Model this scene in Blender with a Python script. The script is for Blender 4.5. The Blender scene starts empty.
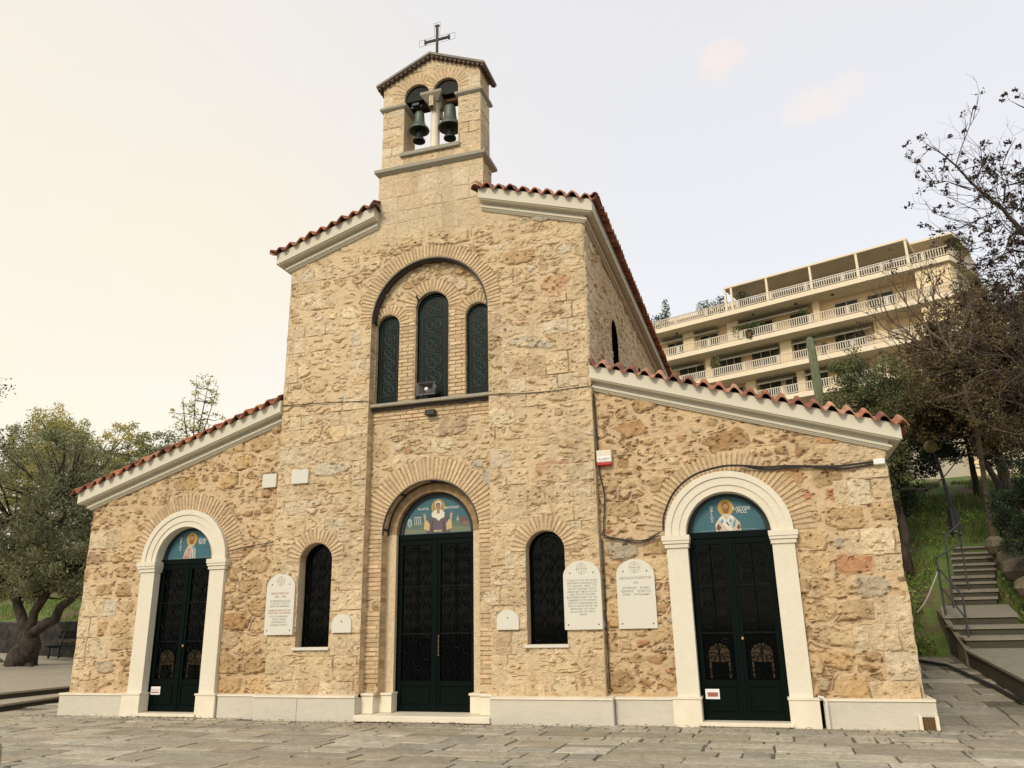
import bpy, math, random
import numpy as np
from mathutils import Matrix, Vector
random.seed(7)
SC = bpy.context.scene
COL = SC.collection
PI = math.pi
# ------------------------------------------------------------------ camera
cam_d = bpy.data.cameras.new('camera')
cam = bpy.data.objects.new('camera', cam_d)
COL.objects.link(cam)
SC.camera = cam
yaw, pitch, roll, focal = 0.303418, 0.296226, -0.019759, 788.682
fw = Vector((-math.sin(yaw)*math.cos(pitch), math.cos(yaw)*math.cos(pitch), math.sin(pitch)))
rt = Vector((math.cos(yaw), math.sin(yaw), 0)); up = rt.cross(fw)
r2 = rt*math.cos(roll)+up*math.sin(roll); u2 = -rt*math.sin(roll)+up*math.cos(roll)
m3 = Matrix((r2, u2, -fw)).transposed()
cam.matrix_world = Matrix.Translation((5.99626, -13.60282, 1.6)) @ m3.to_4x4()
cam_d.sensor_width = 36.0
cam_d.lens = focal/1024*36.0
cam_d.clip_start = 0.1
cam_d.clip_end = 2000
# ------------------------------------------------------------------ world: thin high overcast at dusk
W = bpy.data.worlds.new('World'); SC.world = W; W.use_nodes = True
nt = W.node_tree; N = nt.nodes; Lk = nt.links
for n in list(N): N.remove(n)
def nn(t, **k):
    n = N.new(t)
    for a, b in k.items(): setattr(n, a, b)
    return n
SUN_AZ, SUN_EL = math.radians(193), math.radians(34)      # compass-like, clockwise from +y
out = nn('ShaderNodeOutputWorld')
sky = nn('ShaderNodeTexSky'); sky.sky_type = 'NISHITA'; sky.sun_disc = False
sky.sun_elevation = SUN_EL; sky.sun_rotation = SUN_AZ
bg1 = nn('ShaderNodeBackground'); bg1.inputs[1].default_value = 0.05
Lk.new(sky.outputs[0], bg1.inputs[0])
tc = nn('ShaderNodeTexCoord')
def dotn(v):
    d = nn('ShaderNodeVectorMath', operation='DOT_PRODUCT')
    d.inputs[1].default_value = Vector(v).normalized(); Lk.new(tc.outputs['Generated'], d.inputs[0]); return d.outputs['Value']
def mrange(src, a, b, c=0.0, e=1.0, sm=True):
    r = nn('ShaderNodeMapRange'); r.clamp = True
    if sm: r.interpolation_type = 'SMOOTHSTEP'
    r.inputs[1].default_value = a; r.inputs[2].default_value = b; r.inputs[3].default_value = c; r.inputs[4].default_value = e
    Lk.new(src, r.inputs[0]); return r.outputs[0]
def mixc(fac, a, b):
    m = nn('ShaderNodeMix', data_type='RGBA')
    if isinstance(fac, float): m.inputs[0].default_value = fac
    else: Lk.new(fac, m.inputs[0])
    for s, v in ((6, a), (7, b)):
        if isinstance(v, tuple): m.inputs[s].default_value = (*v, 1)
        else: Lk.new(v, m.inputs[s])
    return m.outputs[2]
warm = mrange(dotn((-0.98, 0.55, -0.02)), 0.45, 1.0)
base = mixc(warm, (0.80, 0.775, 0.755), (0.98, 0.84, 0.58))
sepz = nn('ShaderNodeSeparateXYZ'); Lk.new(tc.outputs['Generated'], sepz.inputs[0])
hor = mrange(sepz.outputs[2], 0.0, 0.5, 1.0, 0.0)
base2 = mixc(hor, base, (0.92, 0.80, 0.63))
hm = nn('ShaderNodeMix', data_type='RGBA'); hm.inputs[0].default_value = 0.5; Lk.new(base, hm.inputs[6]); Lk.new(base2, hm.inputs[7])
nz = nn('ShaderNodeTexNoise'); nz.inputs['Scale'].default_value = 3.0; nz.inputs['Detail'].default_value = 5; nz.inputs['Roughness'].default_value = 0.55
mp = nn('ShaderNodeMapping'); mp.inputs['Scale'].default_value = (1, 1, 2.6)
Lk.new(tc.outputs['Generated'], mp.inputs[0]); Lk.new(mp.outputs[0], nz.inputs['Vector'])
veil = mrange(nz.outputs[0], 0.35, 0.72)
vm = nn('ShaderNodeMath', operation='MULTIPLY'); vm.inputs[1].default_value = 0.28; Lk.new(veil, vm.inputs[0])
skyc = mixc(vm.outputs[0], hm.outputs[2], (0.86, 0.83, 0.80))
# two small pink evening clouds
def mth(op, a, b):
    n = nn('ShaderNodeMath', operation=op)
    for i, v in enumerate((a, b)):
        if isinstance(v, (int, float)): n.inputs[i].default_value = v
        else: Lk.new(v, n.inputs[i])
    return n.outputs[0]
def dotraw(v):
    d = nn('ShaderNodeVectorMath', operation='DOT_PRODUCT'); d.inputs[1].default_value = v; Lk.new(tc.outputs['Generated'], d.inputs[0]); return d.outputs['Value']
def cloud(vec, ra, rb, col, amt, prev):
    c = Vector(vec).normalized(); u = c.cross(Vector((0, 0, 1))).normalized(); v = u.cross(c)
    A = mth('MULTIPLY', dotraw(u), 1/ra); B = mth('MULTIPLY', dotraw(v), 1/rb)
    B = mth('ADD', B, mth('MULTIPLY', A, -.35))
    d2 = mth('ADD', mth('MULTIPLY', A, A), mth('MULTIPLY', B, B))
    n2 = nn('ShaderNodeTexNoise'); n2.inputs['Scale'].default_value = 26; n2.inputs['Detail'].default_value = 5; n2.inputs['Roughness'].default_value = .6
    Lk.new(tc.outputs['Generated'], n2.inputs['Vector'])
    f = mth('SUBTRACT', mth('MULTIPLY', n2.outputs[0], 2.6), mth('MULTIPLY', d2, .9))
    f = mth('MULTIPLY', mrange(f, .55, 1.35), mrange(dotn(vec), .9, .95)); return mixc(mth('MULTIPLY', f, amt), prev, col)
def pixdir(px, py): return fw + r2*((px-512)/focal) - u2*((py-384)/focal)
skyc = cloud(pixdir(722, 58), .036, .030, (1.0, 0.80, 0.66), 0.55, skyc)
skyc = cloud(pixdir(820, 102), .055, .028, (1.0, 0.82, 0.68), 0.42, skyc)
bg2 = nn('ShaderNodeBackground'); bg2.inputs[1].default_value = 0.97
Lk.new(skyc, bg2.inputs[0])
ad = nn('ShaderNodeAddShader'); Lk.new(bg1.outputs[0], ad.inputs[0]); Lk.new(bg2.outputs[0], ad.inputs[1])
Lk.new(ad.outputs[0], out.inputs[0])
# ------------------------------------------------------------------ sun (veiled, soft)
sd = bpy.data.lights.new('sun', 'SUN'); sd.energy = 2.25; sd.angle = math.radians(14); sd.color = (1.0, 0.88, 0.68)
so = bpy.data.objects.new('sun', sd); COL.objects.link(so)
sv = Vector((math.sin(SUN_AZ)*math.cos(SUN_EL), math.cos(SUN_AZ)*math.cos(SUN_EL), math.sin(SUN_EL)))
so.rotation_euler = sv.to_track_quat('Z', 'Y').to_euler(); so.location = (0, -30, 40)
SC.view_settings.view_transform = 'Standard'; SC.view_settings.look = 'None'
SC.view_settings.exposure = 0.0; SC.view_settings.gamma = 1.0
SC.render.engine = 'CYCLES'
SC.cycles.use_denoising = True
SC.cycles.max_bounces = 6; SC.cycles.diffuse_bounces = 3; SC.cycles.glossy_bounces = 3; SC.cycles.transparent_max_bounces = 8

# ================================================================== helpers
def link(o, parent=None):
    COL.objects.link(o)
    if parent is not None: o.parent = parent
    return o
def tag(o, label=None, cat=None, group=None, kind=None):
    if label: o['label'] = label
    if cat: o['category'] = cat
    if group: o['group'] = group
    if kind: o['kind'] = kind
    return o
def empty(name, loc=(0, 0, 0), rz=0, **k):
    o = bpy.data.objects.new(name, None); o.empty_display_size = 0.2
    o.location = loc; o.rotation_euler = (0, 0, rz); COL.objects.link(o)
    return tag(o, **k)
def npmesh(name, V, F, mat, parent=None, cols=None, smooth=False, mats=None, midx=None):
    """V (n,3), F list of (k,4)/(k,3) arrays or list of tuples"""
    me = bpy.data.meshes.new(name)
    V = np.asarray(V, dtype=np.float32)
    if isinstance(F, np.ndarray): F = [F]
    if len(F) and isinstance(F[0], np.ndarray):
        li = np.concatenate([f.ravel() for f in F]).astype(np.int32)
        tot = np.concatenate([np.full(len(f), f.shape[1]) for f in F]).astype(np.int32)
    else:
        li = np.array([i for f in F for i in f], np.int32); tot = np.array([len(f) for f in F], np.int32)
    st = np.concatenate([[0], np.cumsum(tot)[:-1]]).astype(np.int32)
    me.vertices.add(len(V)); me.vertices.foreach_set('co', V.ravel())
    me.loops.add(len(li)); me.loops.foreach_set('vertex_index', li)
    me.polygons.add(len(tot)); me.polygons.foreach_set('loop_start', st); me.polygons.foreach_set('loop_total', tot)
    me.polygons.foreach_set('use_smooth', np.full(len(tot), bool(smooth)))
    if cols is not None:
        c = np.ones((len(V), 4), np.float32); c[:, :3] = np.asarray(cols)
        at = me.color_attributes.new('Col', 'FLOAT_COLOR', 'POINT'); at.data.foreach_set('color', c.ravel())
    me.update(calc_edges=True); me.validate(verbose=False)
    ml = mats if mats else [mat]
    for m in ml: me.materials.append(m)
    if midx is not None: me.polygons.foreach_set('material_index', np.asarray(midx, np.int32))
    o = bpy.data.objects.new(name, me)
    return link(o, parent)
class MB:
    """collects simple shapes into one mesh"""
    def __init__(s): s.V = []; s.F = []; s.C = []; s.c = (0.5, 0.5, 0.5); s.n = 0
    def add(s, vs, fs):
        b = len(s.V); s.V += [tuple(v) for v in vs]; s.F += [tuple(i+b for i in f) for f in fs]; s.C += [s.c]*len(vs); return s
    def box(s, x0, x1, y0, y1, z0, z1):
        return s.add([(x0,y0,z0),(x1,y0,z0),(x1,y1,z0),(x0,y1,z0),(x0,y0,z1),(x1,y0,z1),(x1,y1,z1),(x0,y1,z1)],
              [(0,3,2,1),(4,5,6,7),(0,1,5,4),(1,2,6,5),(2,3,7,6),(3,0,4,7)])
    def bbox(s, x0, x1, y0, y1, z0, z1, b=0.01):
        "box with chamfered edges"
        vs = []; 
        for (x, sx) in ((x0, 1), (x1, -1)):
            for (y, sy) in ((y0, 1), (y1, -1)):
                for (z, sz) in ((z0, 1), (z1, -1)):
                    vs += [(x, y+sy*b, z+sz*b), (x+sx*b, y, z+sz*b), (x+sx*b, y+sy*b, z)]
        def i(a, bb, c, k): return (a*4+bb*2+c)*3+k
        f = []
        for a in (0, 1):
            q = [i(a,0,0,0), i(a,1,0,0), i(a,1,1,0), i(a,0,1,0)]; f.append(tuple(q if a else q[::-1]))
            q = [i(0,a,0,1), i(1,a,0,1), i(1,a,1,1), i(0,a,1,1)]; f.append(tuple(q[::-1] if a else q))
            q = [i(0,0,a,2), i(1,0,a,2), i(1,1,a,2), i(0,1,a,2)]; f.append(tuple(q if a else q[::-1]))
        for a in (0, 1):
            for c in (0, 1):
                f.append((i(0,a,c,1), i(1,a,c,1), i(1,a,c,2), i(0,a,c,2)))
                f.append((i(a,0,c,0), i(a,1,c,0), i(a,1,c,2), i(a,0,c,2)))
                f.append((i(a,c,0,0), i(a,c,1,0), i(a,c,1,1), i(a,c,0,1)))
                for e in (0, 1): pass
        for a in (0, 1):
            for c in (0, 1):
                for e in (0, 1): f.append((i(a,c,e,0), i(a,c,e,1), i(a,c,e,2)))
        return s.add(vs, f)
    def quad(s, a, b, c, d): return s.add([a, b, c, d], [(0, 1, 2, 3)])
    def tube(s, pts, r, n=6, r1=None, closed=False, cap=True):
        pts = [Vector(p) for p in pts]; k = len(pts)
        if k < 2: return s
        vs = []; prev = None
        for i, p in enumerate(pts):
            if closed: t = pts[(i+1) % k]-pts[i-1]
            else: t = pts[min(i+1, k-1)]-pts[max(i-1, 0)]
            if t.length < 1e-9: t = Vector((0, 0, 1))
            t.normalize()
            if prev is None:
                a = Vector((0, 0, 1)) if abs(t.z) < 0.9 else Vector((0, 1, 0))
                u = t.cross(a).normalized()
            else:
                u = prev-t*prev.dot(t)
                u = u.normalized() if u.length > 1e-6 else t.orthogonal().normalized()
            prev = u; v = t.cross(u)
            if isinstance(r, (list, tuple)): rr = r[i]
            else: rr = r if r1 is None else r+(r1-r)*i/(k-1)
            for j in range(n):
                a = 2*PI*j/n; vs.append(p+u*(rr*math.cos(a))+v*(rr*math.sin(a)))
        fs = []
        for i in range(k if closed else k-1):
            for j in range(n):
                a = i*n+j; b = i*n+(j+1) % n; c = ((i+1) % k)*n+(j+1) % n; d = ((i+1) % k)*n+j
                fs.append((a, b, c, d))
        if cap and not closed: fs += [tuple(range(n))[::-1], tuple((k-1)*n+j for j in range(n))]
        return s.add(vs, fs)
    def lathe(s, prof, c=(0, 0, 0), n=20):
        vs = []; fs = []
        for (r, z) in prof:
            for j in range(n): vs.append((c[0]+r*math.cos(2*PI*j/n), c[1]+r*math.sin(2*PI*j/n), c[2]+z))
        for i in range(len(prof)-1):
            for j in range(n): fs.append((i*n+j, i*n+(j+1) % n, (i+1)*n+(j+1) % n, (i+1)*n+j))
        fs.append(tuple(range(n))[::-1]); fs.append(tuple((len(prof)-1)*n+j for j in range(n)))
        return s.add(vs, fs)
    def flat(s, pts, y, t=0.003):
        "polygon in the xz plane facing -y"
        k = len(pts); vs = [(x, y-t, z) for x, z in pts]+[(x, y, z) for x, z in pts]
        return s.add(vs, [tuple(range(k)), ]+[(i, i+k, (i+1) % k+k, (i+1) % k) for i in range(k)])
    def disc(s, cx, cz, rx, rz, y, t=0.003, n=20, a0=0, a1=2*PI):
        return s.flat([(cx+rx*math.cos(a0+(a1-a0)*i/n), cz+rz*math.sin(a0+(a1-a0)*i/n)) for i in range(n if a1-a0 > 6.2 else n+1)], y, t)
    def extr(s, prof, y0, y1):
        "closed xz outline extruded along y"
        k = len(prof)
        return s.add([(x, y0, z) for x, z in prof]+[(x, y1, z) for x, z in prof],
                     [tuple(range(k)), tuple(range(2*k-1, k-1, -1))]+[(i, i+k, (i+1) % k+k, (i+1) % k) for i in range(k)])
    def arch(s, cx, cz, r0, r1, y0, y1, n=24, a0=0, a1=PI):
        "solid ring sector"
        for i in range(n):
            a, b = a0+(a1-a0)*i/n, a0+(a1-a0)*(i+1)/n
            P = [(cx+r*math.cos(t), cz+r*math.sin(t)) for r, t in ((r0, a), (r1, a), (r1, b), (r0, b))]
            vs = [(x, y0, z) for x, z in P]+[(x, y1, z) for x, z in P]
            f = [(0, 1, 2, 3), (7, 6, 5, 4), (1, 5, 6, 2), (0, 3, 7, 4)]
            if i == 0: f.append((0, 4, 5, 1))
            if i == n-1: f.append((3, 2, 6, 7))
            s.add(vs, f)
        return s
    def build(s, name, mat, parent=None, smooth=False, col=False):
        if not s.V: return None
        o = npmesh(name, s.V, s.F, mat, parent, cols=s.C if col else None, smooth=False)
        if smooth:
            for p in o.data.polygons: p.use_smooth = len(p.vertices) <= 4
        return o

# ---------------------------------------------------------------- materials
def mat_new(name):
    m = bpy.data.materials.new(name); m.use_nodes = True
    t = m.node_tree; b = t.nodes['Principled BSDF']; return m, t, b
def material(name, col=None, rough=0.8, var=0.12, scale=6.0, bump=0.0, bscale=40.0, metal=0.0, attr=False, col2=None, spec=0.4, stretch=(1, 1, 1), var2=0.0, scale2=60.0):
    m, t, b = mat_new(name)
    b.inputs['Roughness'].default_value = rough; b.inputs['Metallic'].default_value = metal
    b.inputs['Specular IOR Level'].default_value = spec
    tc = t.nodes.new('ShaderNodeTexCoord'); mp = t.nodes.new('ShaderNodeMapping'); mp.inputs['Scale'].default_value = stretch
    t.links.new(tc.outputs['Object'], mp.inputs[0])
    n1 = t.nodes.new('ShaderNodeTexNoise'); n1.inputs['Scale'].default_value = scale; n1.inputs['Detail'].default_value = 6; n1.inputs['Roughness'].default_value = 0.6
    t.links.new(mp.outputs[0], n1.inputs['Vector'])
    if attr:
        a = t.nodes.new('ShaderNodeAttribute'); a.attribute_name = 'Col'; src = a.outputs['Color']
    else:
        r = t.nodes.new('ShaderNodeMix'); r.data_type = 'RGBA'
        r.inputs[6].default_value = (*col, 1); r.inputs[7].default_value = (*(col2 or col), 1)
        rr = t.nodes.new('ShaderNodeMapRange'); rr.inputs[1].default_value = 0.35; rr.inputs[2].default_value = 0.65
        t.links.new(n1.outputs[0], rr.inputs[0]); t.links.new(rr.outputs[0], r.inputs[0]); src = r.outputs[2]
    def mul(src, noise, amt):
        mr = t.nodes.new('ShaderNodeMapRange'); mr.inputs[1].default_value = 0.25; mr.inputs[2].default_value = 0.75
        mr.inputs[3].default_value = 1-amt; mr.inputs[4].default_value = 1+amt; t.links.new(noise, mr.inputs[0])
        v = t.nodes.new('ShaderNodeVectorMath'); v.operation = 'SCALE'; t.links.new(src, v.inputs[0]); t.links.new(mr.outputs[0], v.inputs[3]); return v.outputs[0]
    src = mul(src, n1.outputs[0], var)
    if var2:
        n2 = t.nodes.new('ShaderNodeTexNoise'); n2.inputs['Scale'].default_value = scale2; n2.inputs['Detail'].default_value = 4
        t.links.new(mp.outputs[0], n2.inputs['Vector']); src = mul(src, n2.outputs[0], var2)
    t.links.new(src, b.inputs['Base Color'])
    if bump:
        n3 = t.nodes.new('ShaderNodeTexNoise'); n3.inputs['Scale'].default_value = bscale; n3.inputs['Detail'].default_value = 5
        t.links.new(mp.outputs[0], n3.inputs['Vector'])
        bp = t.nodes.new('ShaderNodeBump'); bp.inputs['Strength'].default_value = min(1, bump); bp.inputs['Distance'].default_value = 0.012
        t.links.new(n3.outputs[0], bp.inputs['Height']); t.links.new(bp.outputs[0], b.inputs['Normal'])
    return m
def leaf_material(name, rough=0.55, trans=0.25):
    m, t, b = mat_new(name)
    a = t.nodes.new('ShaderNodeAttribute'); a.attribute_name = 'Col'
    t.links.new(a.outputs['Color'], b.inputs['Base Color']); b.inputs['Roughness'].default_value = rough
    b.inputs['Specular IOR Level'].default_value = 0.3
    tr = t.nodes.new('ShaderNodeBsdfTranslucent'); t.links.new(a.outputs['Color'], tr.inputs[0])
    mx = t.nodes.new('ShaderNodeMixShader'); mx.inputs[0].default_value = trans
    t.links.new(b.outputs[0], mx.inputs[1]); t.links.new(tr.outputs[0], mx.inputs[2])
    t.links.new(mx.outputs[0], t.nodes['Material Output'].inputs[0]); return m
M = dict(
 stone=material('masonry', rough=0.92, var=0.16, scale=14, bump=1.0, bscale=60, attr=True, spec=0.2, var2=0.30, scale2=75),
 paving=material('paving_stone', rough=0.85, var=0.22, scale=2.5, bump=0.9, bscale=18, attr=True, spec=0.3, var2=0.24, scale2=17),
 marble=material('grey_marble', (0.62, 0.575, 0.47), rough=0.55, var=0.16, scale=1.6, col2=(0.47, 0.44, 0.36), stretch=(0.6, 1, 2.5), var2=0.06, scale2=14),
 marble_cap=material('cream_marble', (0.72, 0.65, 0.51), rough=0.6, var=0.08, scale=3, bump=0.2),
 surround=material('cream_painted_stone', (0.70, 0.655, 0.53), rough=0.65, var=0.07, scale=2, col2=(0.63, 0.575, 0.45), bump=0.35, bscale=9, var2=.05, scale2=16),
 cornice=material('cornice_paint', (0.65, 0.61, 0.49), rough=0.75, var=0.12, scale=2.5, col2=(0.57, 0.54, 0.43), bump=0.15, bscale=20),
 tile=material('roof_tile', rough=0.8, var=0.22, scale=7, bump=0.4, attr=True, var2=0.15, scale2=30),
 green=material('green_enamel', (0.0008, 0.0042, 0.0032), rough=0.45, var=0.1, scale=5, spec=0.07),
 grille=material('dark_wrought_iron', (0.0015, 0.003, 0.0025), rough=0.5, var=0.15, scale=20, spec=0.12),
 glass=material('dark_glass', (0.0015, 0.002, 0.0025), rough=0.06, var=0.1, scale=3, spec=0.08),
 tealglass=material('leaded_glass', (0.006, 0.016, 0.016), rough=0.25, var=0.5, scale=7, col2=(0.014, 0.009, 0.008), spec=0.12),
 tracery=material('tracery', (0.06, 0.105, 0.09), rough=0.6, var=0.2, scale=9),
 plaque=material('white_marble', (0.64, 0.615, 0.53), rough=0.5, var=0.06, scale=4, col2=(0.58, 0.56, 0.48), stretch=(2, 1, .5)),
 letters=material('incised_letters', (0.20, 0.20, 0.20), rough=0.8, var=0.2, scale=60),
 redletters=material('red_letters', (0.30, 0.12, 0.08), rough=0.8, var=0.2, scale=60),
 paint=material('icon_paint', rough=0.6, var=0.10, scale=25, attr=True, var2=0.1, scale2=80),
 black=material('black_metal', (0.018, 0.018, 0.018), rough=0.5, var=0.2, scale=20),
 rust=material('rusty_black_metal', (0.03, 0.025, 0.02), rough=0.7, var=0.3, scale=12, col2=(0.06, 0.04, 0.03)),
 bronze=material('patinated_bronze', (0.13, 0.16, 0.13), rough=0.5, var=0.2, scale=8, col2=(0.08, 0.10, 0.085), metal=0.3),
 cable=material('cable_sheath', (0.035, 0.03, 0.025), rough=0.6, var=0.2, scale=10),
 palecable=material('pale_cable', (0.45, 0.43, 0.38), rough=0.6, var=0.1, scale=10),
 white=material('white_plastic', (0.75, 0.75, 0.72), rough=0.4, var=0.04, scale=10),
 red=material('red_plastic', (0.45, 0.02, 0.02), rough=0.35, var=0.05, scale=10),
 brass=material('brass', (0.55, 0.38, 0.14), rough=0.35, metal=0.8, var=0.1, scale=30),
 glassbrown=material('dim_glass_brown', (0.045, 0.026, 0.010), rough=0.5, var=0.3, scale=8, stretch=(3, 3, .6), col2=(0.03, 0.018, 0.008), spec=.2),
 wood=material('brown_wood', (0.16, 0.085, 0.03), rough=0.5, var=0.3, scale=8, stretch=(3, 3, .6), col2=(0.09, 0.05, 0.02)),
 slab=material('grey_slab', (0.36, 0.33, 0.26), rough=0.85, var=0.22, scale=6, bump=0.4, col2=(.27, .245, .19), var2=.12, scale2=30),
 roofslab=material('roof_slab', (0.24, 0.21, 0.18), rough=0.85, var=0.22, scale=6, bump=0.4),
 bark=material('bark', (0.10, 0.075, 0.05), rough=0.9, var=0.35, scale=9, col2=(0.16, 0.13, 0.095), bump=0.9, bscale=18, stretch=(1, 1, .3)),
 darkbark=material('dark_bark', (0.028, 0.021, 0.015), rough=0.9, var=0.3, scale=9, col2=(0.06, 0.045, 0.033), bump=0.6, bscale=20, stretch=(1, 1, .3)),
 palebark=material('pale_bark', (0.085, 0.062, 0.042), rough=0.9, var=0.3, scale=9, col2=(0.14, 0.105, 0.07), bump=0.5, bscale=20),
 leaf=leaf_material('foliage'),
 apt=material('apartment_render', (0.80, 0.66, 0.43), rough=0.85, var=0.08, scale=0.6, col2=(0.74, 0.58, 0.36)),
 aptslab=material('apartment_slab', (0.80, 0.70, 0.53), rough=0.8, var=0.1, scale=0.7, col2=(0.70, 0.60, 0.44)),
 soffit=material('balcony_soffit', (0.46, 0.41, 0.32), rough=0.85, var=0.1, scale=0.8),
 aptrail=material('white_balusters', (0.60, 0.53, 0.42), rough=0.7, var=0.06, scale=3),
 aptglass=material('window_glass', (0.02, 0.028, 0.026), rough=0.2, var=0.4, scale=0.8, col2=(0.07, 0.08, 0.07), spec=0.35),
 awning=material('awning_canvas', (0.55, 0.53, 0.42), rough=0.85, var=0.1, scale=2),
 greysteps=material('weathered_step', (0.29, 0.26, 0.205), rough=0.9, var=0.35, scale=4, col2=(0.16, 0.145, 0.11), bump=0.7, bscale=14, var2=0.15, scale2=20),
 stepriser=material('dark_riser', (0.075, 0.065, 0.048), rough=0.95, var=0.35, scale=6, col2=(0.045, 0.045, 0.028), bump=0.8, bscale=16),  # risers brown and much darker than the treads
 lime=material('rough_walling', (0.22, 0.18, 0.125), rough=0.95, var=0.35, scale=5, col2=(0.10, 0.09, 0.06), bump=1.0, bscale=9, var2=.2, scale2=18),
 cactus=material('cactus_skin', (0.13, 0.15, 0.085), rough=0.8, var=0.15, scale=4, col2=(0.17, 0.185, 0.11), spec=.2),
 galv=material('galvanised_rail', (0.05, 0.06, 0.06), rough=0.6, metal=0.2, var=0.2, scale=9),
)
# ================================================================== numpy noise
_rng = np.random.RandomState(3)
_T = _rng.rand(16, 256, 256).astype(np.float32)
def R2(ix, iy, k): return _T[k, ix.astype(np.int64) & 255, iy.astype(np.int64) & 255]
def vnoise(x, y, k=0):
    ix = np.floor(x); iy = np.floor(y); fx = x-ix; fy = y-iy
    fx = fx*fx*(3-2*fx); fy = fy*fy*(3-2*fy)
    a = R2(ix, iy, k); b = R2(ix+1, iy, k); c = R2(ix, iy+1, k); d = R2(ix+1, iy+1, k)
    return (a*(1-fx)+b*fx)*(1-fy)+(c*(1-fx)+d*fx)*fy
def fbm(x, y, k=0, o=4):
    s = 0; a = 0.5; t = 0
    for i in range(o): s = s+a*vnoise(x*2**i+17*i, y*2**i+5*i, (k+i) % 16); t += a; a *= 0.55
    return s/t
def sst(a, b, x):
    t = np.clip((x-a)/(b-a), 0, 1); return t*t*(3-2*t)
def worley(x, z, cw, ch, k=0, jit=0.75, p=2.6):
    u = x/cw; v = z/ch; iy = np.floor(v)
    F1 = np.full(x.shape, 9.0); F2 = np.full(x.shape, 9.0); I = np.zeros(x.shape); J = np.zeros(x.shape)
    for dj in (-1, 0, 1):
        row = iy+dj; off = R2(row, row*0+3, k)
        ic = np.floor(u-off)
        for di in (-2, -1, 0, 1, 2):
            c = ic+di
            cx = c+off+0.5+jit*(R2(c, row, k+1)-0.5); cz = row+0.5+jit*0.8*(R2(c, row, k+2)-0.5)
            sz = 0.8+0.5*R2(c, row, k+3)
            d = (np.abs((u-cx)/sz)**p+np.abs((v-cz)/sz)**p)**(1/p)
            n1 = d < F1
            F2 = np.where(n1, F1, np.minimum(F2, d)); I = np.where(n1, c, I); J = np.where(n1, row, J); F1 = np.where(n1, d, F1)
    return F1, F2, I, J, (F2-F1)*0.5*min(cw, ch)
PAL = np.array([(0.60,0.47,0.29),(0.64,0.53,0.35),(0.56,0.42,0.24),(0.50,0.38,0.23),(0.46,0.31,0.17),(0.52,0.49,0.41),
                (0.48,0.27,0.155),(0.38,0.28,0.18),(0.66,0.58,0.42),(0.57,0.45,0.28)])
def pal(r, weights):
    w = np.cumsum(weights)/np.sum(weights); i = np.searchsorted(w, np.clip(r, 0, .9999)); return PAL[i]
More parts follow.
